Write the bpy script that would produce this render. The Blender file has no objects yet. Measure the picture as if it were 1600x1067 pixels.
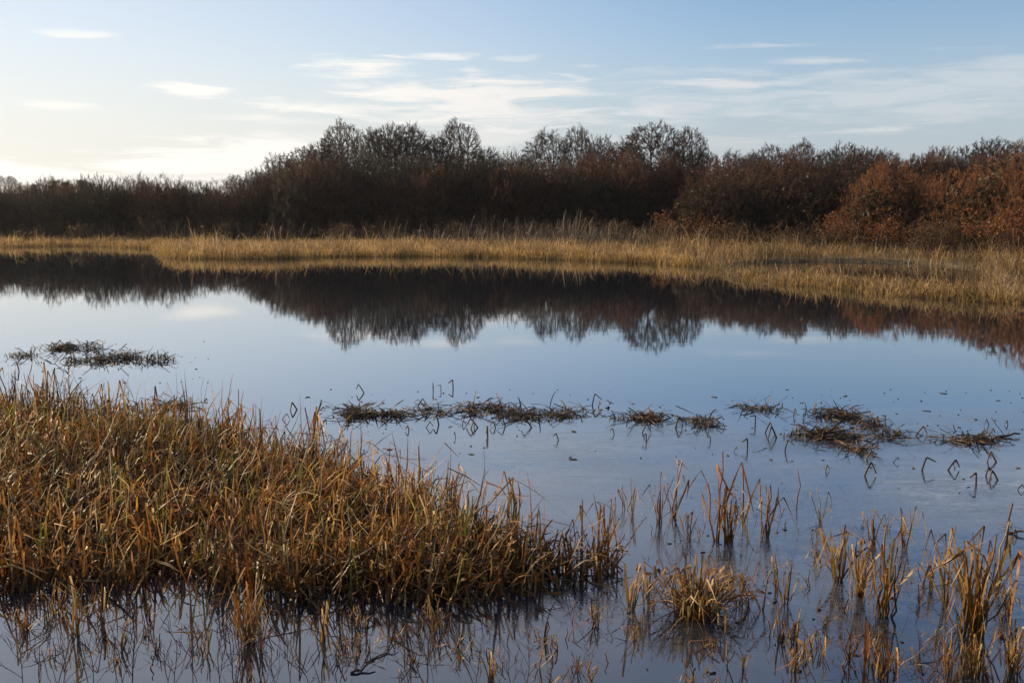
import bpy, math, random
import numpy as np
from mathutils import Vector, Matrix, kdtree

random.seed(7)
NR = np.random.default_rng(11)
sc = bpy.context.scene
C = sc.collection
R = math.radians

# ------------------------------------------------------------------ camera
CAM_H = 2.5
LENS = 35.0
F = 1600 * LENS / 36.0                       # focal length in photograph pixels
PITCH = math.atan((533.5 - 317.0) / F)       # the horizon stands at row 317
cam_d = bpy.data.cameras.new('camera')
cam_d.lens = LENS; cam_d.sensor_width = 36.0; cam_d.clip_start = 0.1; cam_d.clip_end = 6000
cam = bpy.data.objects.new('camera', cam_d); C.objects.link(cam)
cam.location = (0, 0, CAM_H); cam.rotation_euler = (math.pi / 2 - PITCH, 0, 0)
sc.camera = cam

# ------------------------------------------------------------------ sky, sun, exposure
SUN_AZ, SUN_EL = R(-64), R(19)               # azimuth measured from the view axis, to the left
world = bpy.data.worlds.new('World'); sc.world = world; world.use_nodes = True
SKY_STRENGTH = 0.078
sun_d = bpy.data.lights.new('sun', 'SUN'); sun_d.energy = 5.0; sun_d.angle = R(0.6); sun_d.color = (1.0, 0.78, 0.50)
sun = bpy.data.objects.new('sun', sun_d); C.objects.link(sun)
sdir = Vector((math.sin(SUN_AZ) * math.cos(SUN_EL), math.cos(SUN_AZ) * math.cos(SUN_EL), math.sin(SUN_EL)))
sun.rotation_euler = (-sdir).to_track_quat('-Z', 'Y').to_euler(); sun.location = sdir * 100
sc.view_settings.view_transform = 'Standard'; sc.view_settings.look = 'None'
sc.view_settings.exposure = 0.62; sc.view_settings.gamma = 1.0; sc.view_settings.use_curve_mapping = False
sc.cycles.use_denoising = True
sc.cycles.max_bounces = 6; sc.cycles.diffuse_bounces = 3; sc.cycles.glossy_bounces = 3
sc.cycles.transmission_bounces = 3; sc.cycles.caustics_reflective = False; sc.cycles.caustics_refractive = False


class NT:
    """small helper around a node tree"""
    def __init__(self, tree):
        self.t = tree; self.n = tree.nodes; self.l = tree.links
        self.n.clear()
    def node(self, typ, **kw):
        n = self.n.new(typ)
        for k, v in kw.items():
            if k.startswith('i_'):
                n.inputs[k[2:].replace('_', ' ')].default_value = v
            else:
                setattr(n, k, v)
        return n
    def link(self, a, b): self.l.new(a, b)
    def math(self, op, a, b=None, c=None, clamp=False):
        n = self.n.new('ShaderNodeMath'); n.operation = op; n.use_clamp = clamp
        for i, v in enumerate((a, b, c)):
            if v is None: continue
            if hasattr(v, 'links'): self.l.new(v, n.inputs[i])
            else: n.inputs[i].default_value = v
        return n.outputs[0]
    def smooth(self, v, lo, hi, to0=0.0, to1=1.0):
        n = self.n.new('ShaderNodeMapRange'); n.interpolation_type = 'SMOOTHSTEP'
        self.l.new(v, n.inputs[0])
        n.inputs[1].default_value = lo; n.inputs[2].default_value = hi
        n.inputs[3].default_value = to0; n.inputs[4].default_value = to1
        return n.outputs[0]
    def mix(self, fac, a, b):
        n = self.n.new('ShaderNodeMix'); n.data_type = 'RGBA'
        for sck, v in ((n.inputs['Factor'], fac), (n.inputs['A'], a), (n.inputs['B'], b)):
            if hasattr(v, 'links'): self.l.new(v, sck)
            else: sck.default_value = v
        return n.outputs['Result']


def build_sky():
    w = NT(world.node_tree)
    out = w.node('ShaderNodeOutputWorld'); bg = w.node('ShaderNodeBackground')
    bg.inputs['Strength'].default_value = SKY_STRENGTH
    w.link(bg.outputs[0], out.inputs[0])
    sky = w.node('ShaderNodeTexSky'); sky.sky_type = 'NISHITA'; sky.sun_disc = False
    sky.sun_elevation = SUN_EL; sky.sun_rotation = SUN_AZ
    sky.altitude = 10; sky.air_density = 1.0; sky.dust_density = 0.5; sky.ozone_density = 1.6
    tc = w.node('ShaderNodeTexCoord'); sep = w.node('ShaderNodeSeparateXYZ')
    w.link(tc.outputs['Generated'], sep.inputs[0])
    x, y, z = sep.outputs
    az = w.math('ARCTAN2', x, y); el = w.math('ARCSINE', z)
    # a sheet of cloud at one height: direction divided by its rise
    zz = w.math('ADD', w.math('MAXIMUM', z, 0.0), 0.05)
    u = w.math('DIVIDE', x, zz); v = w.math('DIVIDE', y, zz)
    comb = w.node('ShaderNodeCombineXYZ'); w.link(u, comb.inputs[0]); w.link(v, comb.inputs[1])
    n1 = w.node('ShaderNodeTexNoise', i_Scale=0.75, i_Detail=6.0, i_Roughness=0.55, i_Distortion=0.6)
    w.link(comb.outputs[0], n1.inputs['Vector'])
    sheet = w.smooth(n1.outputs['Fac'], 0.38, 0.60)
    sheet = w.math('MULTIPLY', sheet, w.math('MULTIPLY', w.smooth(el, 0.20, 0.27), w.smooth(el, 0.33, 0.50, 1.0, 0.35)))
    # fine wobble for the edges of the lens-shaped clouds
    comb2 = w.node('ShaderNodeCombineXYZ')
    w.link(w.math('MULTIPLY', az, 11.0), comb2.inputs[0]); w.link(w.math('MULTIPLY', el, 85.0), comb2.inputs[1])
    n2 = w.node('ShaderNodeTexNoise', i_Scale=1.0, i_Detail=7.0, i_Roughness=0.6, i_Distortion=0.9)
    w.link(comb2.outputs[0], n2.inputs['Vector'])
    wob = w.math('SUBTRACT', n2.outputs['Fac'], 0.5)
    comb3 = w.node('ShaderNodeCombineXYZ')
    w.link(w.math('MULTIPLY', az, 5.0), comb3.inputs[0]); w.link(w.math('MULTIPLY', el, 30.0), comb3.inputs[1])
    n3 = w.node('ShaderNodeTexNoise', i_Scale=1.0, i_Detail=4.0, i_Roughness=0.5)
    w.link(comb3.outputs[0], n3.inputs['Vector'])
    wob3 = w.math('SUBTRACT', n3.outputs['Fac'], 0.5)
    lens = [  # photograph column, row, half width, half height, weight
        (572, 116, 95, 20, 1.0), (310, 158, 60, 11, 1.0), (692, 98, 55, 7, .8), (138, 87, 50, 6, .5),
        (500, 177, 150, 13, .9), (450, 196, 100, 12, .8), (640, 150, 110, 24, 1.0), (780, 150, 150, 32, 1.0),
        (790, 182, 190, 28, .95), (300, 264, 220, 30, 1.0), (420, 244, 120, 34, 1.0), (60, 285, 280, 26, .9),
        (1290, 165, 380, 46, .40), (1130, 143, 110, 12, .7), (1280, 114, 95, 7, .5), (1200, 91, 130, 5, .4),
        (1365, 214, 70, 9, .55), (1170, 186, 100, 10, .4), (912, 113, 24, 4, .4), (800, 102, 44, 6, .35),
        (105, 184, 52, 8, .5), (750, 222, 130, 20, .55), (1640, 130, 200, 14, .35), (1130, 262, 170, 16, .4),
        (1050, 226, 210, 12, .3), (-330, 190, 240, 30, .5), (2010, 210, 260, 30, .4)]
    total = None
    for (cx, cy, hw, hh, wt) in lens:
        a0 = math.atan((cx - 800) / F); e0 = (317 - cy) / F
        da = w.math('DIVIDE', w.math('SUBTRACT', az, a0), hw / F)
        de = w.math('DIVIDE', w.math('SUBTRACT', el, e0), hh / F)
        d = w.math('ADD', w.math('MULTIPLY', da, da), w.math('MULTIPLY', de, de))
        d = w.math('ADD', w.math('SQRT', d), w.math('ADD', w.math('MULTIPLY', wob, 3.4), w.math('MULTIPLY', wob3, 2.2)))
        m = w.smooth(d, 0.05, 1.15, wt, 0.0)
        total = m if total is None else w.math('MAXIMUM', total, m)
    cover = w.math('MAXIMUM', total, w.math('MULTIPLY', sheet, 0.8), clamp=True)
    # clouds and haze are whiter and brighter towards the sun
    cosang = w.node('ShaderNodeVectorMath', operation='DOT_PRODUCT')
    w.link(tc.outputs['Generated'], cosang.inputs[0]); cosang.inputs[1].default_value = tuple(sdir)
    glow = w.smooth(cosang.outputs['Value'], 0.22, 0.86)
    tint = w.node('ShaderNodeMix', data_type='RGBA', blend_type='MULTIPLY'); tint.inputs['Factor'].default_value = 1.0
    w.link(sky.outputs[0], tint.inputs['A']); tint.inputs['B'].default_value = (1.06, 1.12, 1.27, 1)
    veil = w.mix(glow, (4.0, 4.55, 5.15, 1), (7.9, 7.6, 6.9, 1))
    base = w.mix(w.smooth(el, 0.0, 0.20, 0.95, 0.0), tint.outputs['Result'], veil)
    base = w.mix(w.math('MULTIPLY', glow, 0.55), base, (7.1, 7.0, 6.75, 1))
    ccol = w.mix(glow, (6.9, 6.8, 6.8, 1), (9.6, 9.2, 8.5, 1))
    ccol = w.mix(w.smooth(el, 0.20, 0.34), ccol, w.mix(glow, (5.2, 5.3, 6.1, 1), (5.6, 5.7, 6.3, 1)))
    col = w.mix(cover, base, ccol)
    w.link(col, bg.inputs['Color'])
build_sky()


# ------------------------------------------------------------------ helpers
def ray(px, py):
    """direction of the view ray through a photograph pixel"""
    a = (px - 800) / F; b = (533.5 - py) / F
    cp, sp = math.cos(PITCH), math.sin(PITCH)
    return np.array([a, cp + b * sp, -sp + b * cp])
def at(px, py, z=0.0):
    """the spot on the level z that the photograph shows at that pixel"""
    d = ray(px, py); t = (z - CAM_H) / d[2]
    return np.array([d[0] * t, d[1] * t, z])
def col_x(px, Y):
    """sideways position of a photograph column at the distance Y, near the horizon"""
    return (px - 800) / F * Y
def row_z(py, Y):
    return CAM_H + (317 - py) / F * Y

def mesh(name, V, Q, mat, col=None, smooth=False, n=4):
    V = np.asarray(V, np.float32).reshape(-1, 3); Q = np.asarray(Q, np.int32).reshape(-1, n)
    me = bpy.data.meshes.new(name)
    me.vertices.add(len(V)); me.vertices.foreach_set('co', V.ravel())
    me.loops.add(Q.size); me.loops.foreach_set('vertex_index', Q.ravel())
    me.polygons.add(len(Q)); me.polygons.foreach_set('loop_start', np.arange(0, Q.size, n, dtype=np.int32))
    if smooth: me.polygons.foreach_set('use_smooth', np.ones(len(Q), bool))
    if col is not None:
        ca = me.color_attributes.new('tint', 'FLOAT_COLOR', 'POINT')
        cc = np.ones((len(V), 4), np.float32); cc[:, :3] = col
        ca.data.foreach_set('color', cc.ravel())
    me.update(calc_edges=True); me.materials.append(mat)
    return me
def link(name, me, parent=None):
    o = bpy.data.objects.new(name, me); C.objects.link(o)
    if parent is not None: o.parent = parent
    return o
def tag(o, label=None, cat=None, group=None, kind=None):
    if label: o['label'] = label
    if cat: o['category'] = cat
    if group: o['group'] = group
    if kind: o['kind'] = kind
    return o
def empty(name, loc=(0, 0, 0), rz=0):
    o = bpy.data.objects.new(name, None); C.objects.link(o); o.location = loc; o.rotation_euler = (0, 0, rz)
    o.empty_display_size = .1
    return o

def plant_mat(name, transl=0.3, rough=0.6, spec=0.3, tmul=1.0):
    m = bpy.data.materials.new(name); m.use_nodes = True
    t = NT(m.node_tree)
    out = t.node('ShaderNodeOutputMaterial'); b = t.node('ShaderNodeBsdfPrincipled')
    a = t.node('ShaderNodeVertexColor', layer_name='tint')
    g = t.node('ShaderNodeNewGeometry')
    nz = t.node('ShaderNodeTexNoise', i_Scale=38.0, i_Detail=3.0); t.link(g.outputs['Position'], nz.inputs['Vector'])
    hsv = t.node('ShaderNodeHueSaturation'); t.link(a.outputs['Color'], hsv.inputs['Color'])
    t.link(t.smooth(nz.outputs['Fac'], .25, .75, .72, 1.25), hsv.inputs['Value'])
    t.link(hsv.outputs[0], b.inputs['Base Color'])
    b.inputs['Roughness'].default_value = rough; b.inputs['Specular IOR Level'].default_value = spec
    if transl > 0:
        tr = t.node('ShaderNodeBsdfTranslucent'); t.link(hsv.outputs[0], tr.inputs['Color'])
        mx = t.node('ShaderNodeMixShader'); mx.inputs[0].default_value = transl
        t.link(b.outputs[0], mx.inputs[1]); t.link(tr.outputs[0], mx.inputs[2]); t.link(mx.outputs[0], out.inputs[0])
    else:
        t.link(b.outputs[0], out.inputs[0])
    return m
M_BLADE = plant_mat('dry_blade', .40, .5, .4)
M_FAR = plant_mat('dry_reed_far', .45, .6, .3)
M_STALK = plant_mat('dry_stalk', .12, .55, .35)
M_DEAD = plant_mat('rotten_stalk', .10, .65, .3)
M_BARK = plant_mat('bark', 0, .85, .15)
M_TWIG = plant_mat('twig', 0, .75, .2)
M_LEAF = plant_mat('dead_leaf', .35, .6, .25)

def ground_mat():
    m = bpy.data.materials.new('marsh_ground'); m.use_nodes = True; t = NT(m.node_tree)
    out = t.node('ShaderNodeOutputMaterial'); b = t.node('ShaderNodeBsdfPrincipled'); t.link(b.outputs[0], out.inputs[0])
    g = t.node('ShaderNodeNewGeometry')
    n = t.node('ShaderNodeTexNoise', i_Scale=.6, i_Detail=8.0, i_Roughness=.65); t.link(g.outputs['Position'], n.inputs['Vector'])
    n2 = t.node('ShaderNodeTexNoise', i_Scale=9.0, i_Detail=5.0); t.link(g.outputs['Position'], n2.inputs['Vector'])
    c = t.mix(t.smooth(n.outputs['Fac'], .35, .65), (.05, .035, .02, 1), (.17, .12, .055, 1))
    c = t.mix(t.smooth(n2.outputs['Fac'], .4, .7), c, (.08, .06, .025, 1))
    t.link(c, b.inputs['Base Color']); b.inputs['Roughness'].default_value = .95
    bp = t.node('ShaderNodeBump', i_Strength=.8, i_Distance=.1); t.link(n2.outputs['Fac'], bp.inputs['Height']); t.link(bp.outputs[0], b.inputs['Normal'])
    return m
M_GROUND = ground_mat()

def water_mat():
    m = bpy.data.materials.new('pond_water'); m.use_nodes = True; t = NT(m.node_tree)
    out = t.node('ShaderNodeOutputMaterial')
    g = t.node('ShaderNodeNewGeometry'); sep = t.node('ShaderNodeSeparateXYZ'); t.link(g.outputs['Position'], sep.inputs[0])
    # long lazy ripples, nearly nothing on the far mirror
    mp = t.node('ShaderNodeMapping'); t.link(g.outputs['Position'], mp.inputs['Vector']); mp.inputs['Scale'].default_value = (.9, 2.6, 1)
    n1 = t.node('ShaderNodeTexNoise', i_Scale=1.3, i_Detail=4.0, i_Roughness=.55, i_Distortion=.4); t.link(mp.outputs[0], n1.inputs['Vector'])
    n4 = t.node('ShaderNodeTexNoise', i_Scale=14.0, i_Detail=2.0); t.link(mp.outputs[0], n4.inputs['Vector'])
    # a skin of thin ice lies on the shallow water beside the sedge
    mp2 = t.node('ShaderNodeMapping'); t.link(g.outputs['Position'], mp2.inputs['Vector']); mp2.inputs['Scale'].default_value = (.35, 1.0, 1)
    n2 = t.node('ShaderNodeTexNoise', i_Scale=.8, i_Detail=5.0, i_Roughness=.6, i_Distortion=1.5); t.link(mp2.outputs[0], n2.inputs['Vector'])
    near = t.math('MULTIPLY', t.smooth(sep.outputs[1], 10.0, 13.0, 1, 0), t.smooth(sep.outputs[1], 5.0, 6.5))
    near = t.math('MULTIPLY', near, t.smooth(sep.outputs[0], -1.2, .6))
    ice = t.math('MULTIPLY', near, t.smooth(n2.outputs['Fac'], .32, .60))
    mp3 = t.node('ShaderNodeMapping'); t.link(g.outputs['Position'], mp3.inputs['Vector'])
    mp3.inputs['Scale'].default_value = (1.2, 5.5, 1); mp3.inputs['Rotation'].default_value = (0, 0, R(12))
    n3 = t.node('ShaderNodeTexNoise', i_Scale=1.8, i_Detail=6.0, i_Roughness=.7, i_Distortion=2.2); t.link(mp3.outputs[0], n3.inputs['Vector'])
    ridge = t.math('ABSOLUTE', t.math('SUBTRACT', n3.outputs['Fac'], .5))
    streak = t.math('MULTIPLY', t.smooth(ridge, 0.0, .05, 1, 0), ice)
    hgt = t.math('ADD', t.math('MULTIPLY', n1.outputs['Fac'], .0022), t.math('MULTIPLY', n4.outputs['Fac'], .00025))
    hgt = t.math('ADD', hgt, t.math('MULTIPLY', streak, .0012))
    bp = t.node('ShaderNodeBump', i_Strength=.22, i_Distance=1.0); t.link(hgt, bp.inputs['Height'])
    gl = t.node('ShaderNodeBsdfGlossy'); t.link(bp.outputs[0], gl.inputs['Normal'])
    t.link(t.math('ADD', t.math('MULTIPLY', ice, .010), t.math('ADD', .006, t.math('MULTIPLY', streak, .06))), gl.inputs['Roughness'])
    gl.inputs['Color'].default_value = (.95, .97, 1.0, 1)
    df = t.node('ShaderNodeBsdfDiffuse')
    dc = t.mix(ice, (.012, .016, .024, 1), (.018, .024, .036, 1)); dc = t.mix(t.math('MULTIPLY', streak, .5), dc, (.20, .21, .23, 1))
    t.link(dc, df.inputs['Color'])
    lw = t.node('ShaderNodeLayerWeight', i_Blend=.5); t.link(bp.outputs[0], lw.inputs['Normal'])
    fr = t.math('ADD', t.math('MULTIPLY', t.math('POWER', lw.outputs['Facing'], 2.6), .90), .07)
    mx = t.node('ShaderNodeMixShader'); t.link(fr, mx.inputs[0]); t.link(df.outputs[0], mx.inputs[1]); t.link(gl.outputs[0], mx.inputs[2])
    t.link(mx.outputs[0], out.inputs[0])
    return m
M_WATER = water_mat()

# ------------------------------------------------------------------ the setting: ground and water
def sstep(a, b, x):
    t = np.clip((x - a) / (b - a), 0, 1); return t * t * (3 - 2 * t)
def poly_sd(P, X, Y):
    """signed distance to a polygon, negative inside"""
    P = np.asarray(P, float); n = len(P); d = np.full(X.shape, 1e9); ins = np.zeros(X.shape, bool)
    for i in range(n):
        a, b = P[i], P[(i + 1) % n]; e = b - a
        t = np.clip(((X - a[0]) * e[0] + (Y - a[1]) * e[1]) / (e @ e), 0, 1)
        d = np.minimum(d, np.hypot(X - a[0] - t * e[0], Y - a[1] - t * e[1]))
        c = ((a[1] > Y) != (b[1] > Y)) & (X < (b[0] - a[0]) * (Y - a[1]) / (b[1] - a[1] + 1e-12) + a[0])
        ins ^= c
    return np.where(ins, -d, d)
def wave(X, Y, s, seed=0):
    """cheap smooth pseudo noise in -1..1"""
    r = np.random.default_rng(seed); out = np.zeros(np.shape(X))
    for k in range(7):
        a = r.uniform(0, 6.283); f = s * r.uniform(.6, 2.4); ph = r.uniform(0, 6.283)
        out += np.sin((X * math.cos(a) + Y * math.sin(a)) * f + ph)
    return out / 4.0

shore_px = [(-700, 383), (-300, 384), (0, 386), (150, 385), (236, 389), (262, 403), (300, 406), (420, 405), (520, 402), (600, 401),
            (700, 402), (800, 404), (900, 407), (1000, 412), (1080, 417), (1140, 422), (1158, 437), (1260, 449), (1400, 463), (1500, 470), (1600, 476)]
SH = np.array([at(*p)[:2] for p in shore_px])
SH = np.vstack([[(-300, 60)], SH, [(14.5, 21.0), (22, 17), (60, 10), (300, 6)]])
CH = [at(*p)[:2] for p in [(1120, 426), (1190, 411), (1300, 409), (1430, 412), (1520, 420), (1550, 434), (1505, 449), (1400, 444), (1300, 433), (1210, 429)]]
SEDGE_PX = [(-420, 640), (0, 642), (100, 650), (200, 660), (270, 668), (370, 688), (430, 708), (500, 728), (560, 748), (610, 775), (660, 800), (710, 822),
            (790, 845), (850, 862), (920, 872), (958, 876), (966, 900), (930, 922), (860, 932), (790, 940), (700, 948), (600, 950), (520, 950), (430, 946),
            (380, 936), (300, 926), (200, 922), (100, 928), (0, 936), (-420, 960)]
SEDGE = np.array([at(*p)[:2] for p in SEDGE_PX])

def shore_d(X, Y):
    return Y - np.interp(X, SH[:, 0], SH[:, 1]) + .6 * wave(X, Y, 1.1, 3)
def height(X, Y):
    d = shore_d(X, Y)
    z = -.5 + .53 * sstep(-1.2, 1.2, d) + .10 * sstep(3, 16, d) + .9 * sstep(20, 60, d)
    z = z + .04 * wave(X, Y, .5, 5) * sstep(0, 6, d)
    c = poly_sd(CH, X, Y); z = z - (z + .45) * sstep(.5, -.5, c)
    s = poly_sd(SEDGE, X, Y); z = np.maximum(z, -.5 + .51 * sstep(.0, -.8, s) + .02 * sstep(-.6, -1.4, s) + .02 * wave(X, Y, 3, 9) * sstep(0, -.6, s))
    n = Y + .15 * wave(X, Y, 1.2, 8); z = np.maximum(z, np.where(Y < 6, -.5 + 1.2 * sstep(4.4, 2.6, n), -9))
    far = sstep(90, 260, Y)                                     # the land lifts a little towards a low rise at the left
    z = z + far * (1.2 + 2.6 * sstep(-20, -110, X))
    return z

xs = np.unique(np.concatenate([np.linspace(-3000, -150, 14), np.linspace(-150, -34, 30), np.linspace(-34, -8, 70), np.linspace(-8, 3, 95), np.linspace(3, 34, 110), np.linspace(34, 150, 30), np.linspace(150, 3000, 14)]))
ys = np.unique(np.concatenate([np.linspace(-300, -4, 8), np.linspace(-4, 4, 16), np.linspace(4, 13, 80), np.linspace(13, 66, 140), np.linspace(66, 300, 40), np.linspace(300, 4500, 16)]))
GX, GY = np.meshgrid(xs, ys); GZ = height(GX, GY)
nx, ny = len(xs), len(ys)
idx = np.arange(nx * ny).reshape(ny, nx)
Q = np.stack([idx[:-1, :-1], idx[:-1, 1:], idx[1:, 1:], idx[1:, :-1]], -1).reshape(-1, 4)
gr = link('ground', mesh('ground', np.stack([GX, GY, GZ], -1), Q, M_GROUND, smooth=True)); tag(gr, kind='structure')
wx = np.linspace(-260, 260, 3); wy = np.array([2.5, 64.0])
WX, WY = np.meshgrid(wx, wy); wi = np.arange(6).reshape(2, 3)
WQ = np.stack([wi[:-1, :-1], wi[:-1, 1:], wi[1:, 1:], wi[1:, :-1]], -1).reshape(-1, 4)
wt = link('water', mesh('water', np.stack([WX, WY, 0 * WX], -1), WQ, M_WATER)); tag(wt, kind='structure')

# ------------------------------------------------------------------ blades
def ribbons(base, L, phi, th0, bend, kj, kang, wid, twist, K, cb, ct, tipw=.15, curl=.12, pexp=1.6):
    """N curved strips. Angles from the vertical grow along each strip; at joint kj it folds by kang."""
    N = len(L); s = np.linspace(0, 1, K + 1)
    P = np.zeros((N, K + 1, 3)); P[:, 0] = base
    T = np.zeros((N, K + 1)); cu = np.cumsum(NR.normal(0, curl, (N, K)), 1)
    ph = np.repeat(phi[:, None], K + 1, 1) + np.cumsum(NR.normal(0, .10, (N, K + 1)), 1)
    for j in range(K):
        th = th0 + bend * ((j + .5) / K) ** 1.5 + np.where(j >= kj, kang, 0) + cu[:, j]
        T[:, j] = th
        st = L / K
        P[:, j + 1] = P[:, j] + np.stack([np.sin(th) * np.cos(ph[:, j]), np.sin(th) * np.sin(ph[:, j]), np.cos(th)], -1) * st[:, None]
    T[:, K] = T[:, K - 1]
    w = wid[:, None] * (1 - (1 - tipw) * s[None] ** pexp)
    tw = twist[:, None] * s[None]
    side = np.stack([-np.sin(ph), np.cos(ph), 0 * ph], -1)
    nrm = np.stack([np.cos(T) * np.cos(ph), np.cos(T) * np.sin(ph), -np.sin(T)], -1)
    W = side * np.cos(tw)[..., None] + nrm * np.sin(tw)[..., None]
    A = P - W * w[..., None] * .5; B = P + W * w[..., None] * .5
    V = np.stack([A, B], 2)                                   # N,K+1,2,3
    i0 = (np.arange(N) * (K + 1) * 2)[:, None] + (np.arange(K) * 2)[None]
    Q = np.stack([i0, i0 + 1, i0 + 3, i0 + 2], -1).reshape(-1, 4)
    col = cb[:, None, :] * (1 - s[None, :, None]) + ct[:, None, :] * s[None, :, None]
    col = np.repeat(col[:, :, None, :], 2, 2)
    return V.reshape(-1, 3), Q, col.reshape(-1, 3)
def join(parts):
    V, Qs, Cc, o = [], [], [], 0
    for v, q, c in parts:
        V.append(v); Qs.append(q + o); Cc.append(c); o += len(v)
    return np.concatenate(V), np.concatenate(Qs), np.concatenate(Cc)
def pick(cols, N, j=.18):
    cols = np.asarray(cols, float); c = cols[NR.integers(0, len(cols), N)]
    return c * NR.uniform(1 - j, 1 + j, (N, 1))
def scatter(poly, n):
    P = np.asarray(poly); lo, hi = P.min(0), P.max(0); out = []
    got = 0
    while got < n:
        q = NR.uniform(lo, hi, (n * 2, 2)); q = q[poly_sd(P, q[:, 0], q[:, 1]) < 0]
        out.append(q); got += len(q)
    return np.concatenate(out)[:n]
def tubes(paths, radii, sides=5, col0=(.1, .06, .03), col1=None):
    """one tapered tube along a list of points"""
    P = np.asarray(paths, float); n = len(P); r = np.asarray(radii, float)
    d = np.gradient(P, axis=0); d /= np.linalg.norm(d, axis=1)[:, None] + 1e-9
    u = np.cross(d, [0.31, .95, .05]); u /= np.linalg.norm(u, axis=1)[:, None] + 1e-9; v = np.cross(d, u)
    a = np.arange(sides) / sides * 2 * math.pi
    V = P[:, None] + (u[:, None] * np.cos(a)[None, :, None] + v[:, None] * np.sin(a)[None, :, None]) * r[:, None, None]
    V = V.reshape(-1, 3); Qs = []
    for i in range(n - 1):
        for k in range(sides):
            k2 = (k + 1) % sides; Qs.append((i * sides + k, i * sides + k2, (i + 1) * sides + k2, (i + 1) * sides + k))
    t = np.linspace(0, 1, n)[:, None]; c0 = np.array(col0); c1 = c0 if col1 is None else np.array(col1)
    cc = np.repeat((c0 * (1 - t) + c1 * t)[:, None], sides, 1).reshape(-1, 3)
    return V, np.array(Qs), cc

STRAW = [(.48, .27, .075), (.43, .215, .055), (.54, .33, .11), (.36, .17, .042), (.31, .14, .035), (.50, .34, .15)]
RUST = [(.37, .14, .03), (.30, .105, .024), (.44, .19, .045), (.24, .095, .028)]
BROWN = [(.19, .10, .035), (.13, .07, .027), (.25, .135, .045), (.085, .05, .022)]
GREEN = [(.24, .27, .045), (.20, .24, .04), (.30, .30, .06)]
PALE = [(.55, .44, .28), (.48, .38, .25), (.60, .48, .30)]
FARC = [(.40, .25, .10), (.46, .31, .15), (.33, .20, .07), (.52, .38, .22), (.22, .13, .055)]

# ------------------------------------------------------------------ trees and shrubs
def vnorm(a):
    l = math.sqrt(a[0] ** 2 + a[1] ** 2 + a[2] ** 2) + 1e-9; return (a[0] / l, a[1] / l, a[2] / l)
def off_axis(d, ang, az):
    a = (0, 0, 1) if abs(d[2]) < .9 else (1, 0, 0)
    u = vnorm((d[1] * a[2] - d[2] * a[1], d[2] * a[0] - d[0] * a[2], d[0] * a[1] - d[1] * a[0]))
    v = (d[1] * u[2] - d[2] * u[1], d[2] * u[0] - d[0] * u[2], d[0] * u[1] - d[1] * u[0])
    c, s = math.cos(ang), math.sin(ang); ca, sa = math.cos(az) * s, math.sin(az) * s
    return vnorm((d[0] * c + u[0] * ca + v[0] * sa, d[1] * c + u[1] * ca + v[1] * sa, d[2] * c + u[2] * ca + v[2] * sa))
def grow(g, out, p, d, L, r, lv, S, lean=(0, 0, 0)):
    nseg, wob, trop, nch, t0, ang, lr, rr, rend = S[lv]
    step = L / nseg; r0 = r; kids = []
    n = g.randint(*nch) if nch[1] else 0
    ts = sorted(t0 + (1 - t0) * (i + g.random()) / max(n, 1) for i in range(n)); ki = 0
    az = g.random() * 6.28
    for i in range(nseg):
        d = vnorm((d[0] + g.gauss(0, wob) + lean[0], d[1] + g.gauss(0, wob) + lean[1], d[2] + g.gauss(0, wob) + trop + lean[2]))
        q = (p[0] + d[0] * step, p[1] + d[1] * step, p[2] + d[2] * step)
        r1 = r * (1 - (1 - rend) * (i + 1) / nseg)
        out.append((p, q, r0, r1, lv))
        while ki < n and ts[ki] <= (i + 1) / nseg + 1e-6:
            f = ts[ki] * nseg - i; f = min(max(f, 0), 1); az += 2.4 + g.gauss(0, .4)
            b = (p[0] + (q[0] - p[0]) * f, p[1] + (q[1] - p[1]) * f, p[2] + (q[2] - p[2]) * f)
            k = 1.0 - .45 * (ts[ki] - t0) / max(1 - t0, .01)
            kids.append((b, off_axis(d, g.uniform(*ang), az), L * g.uniform(*lr) * k, max(r1 * rr, .003)))
            ki += 1
        p = q; r0 = r1
    if lv + 1 < len(S):
        for b, dd, ll, r2 in kids: grow(g, out, b, dd, ll, r2, lv + 1, S, lean)
def seg_mesh(segs, sides, c0, jit, g):
    A = np.array([s[0] for s in segs]); B = np.array([s[1] for s in segs]); ra = np.array([s[2] for s in segs]); rb = np.array([s[3] for s in segs])
    d = B - A; d /= np.linalg.norm(d, axis=1)[:, None] + 1e-9
    ref = np.where(np.abs(d[:, 2:3]) < .9, [[0, 0, 1.]], [[1., 0, 0]])
    u = np.cross(d, ref); u /= np.linalg.norm(u, axis=1)[:, None] + 1e-9; v = np.cross(d, u)
    a = np.arange(sides) / sides * 2 * math.pi
    ring = u[:, None] * np.cos(a)[None, :, None] + v[:, None] * np.sin(a)[None, :, None]
    V = np.stack([A[:, None] + ring * ra[:, None, None], B[:, None] + ring * rb[:, None, None]], 1)   # N,2,s,3
    N = len(segs); i0 = np.arange(N)[:, None] * 2 * sides; k = np.arange(sides)[None]; k2 = (k + 1) % sides
    Q = np.stack([i0 + k, i0 + k2, i0 + sides + k2, i0 + sides + k], -1).reshape(-1, 4)
    c = pick(c0, N, jit); c = np.repeat(c[:, None], 2 * sides, 1).reshape(-1, 3)
    return V.reshape(-1, 3), Q, c
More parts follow.
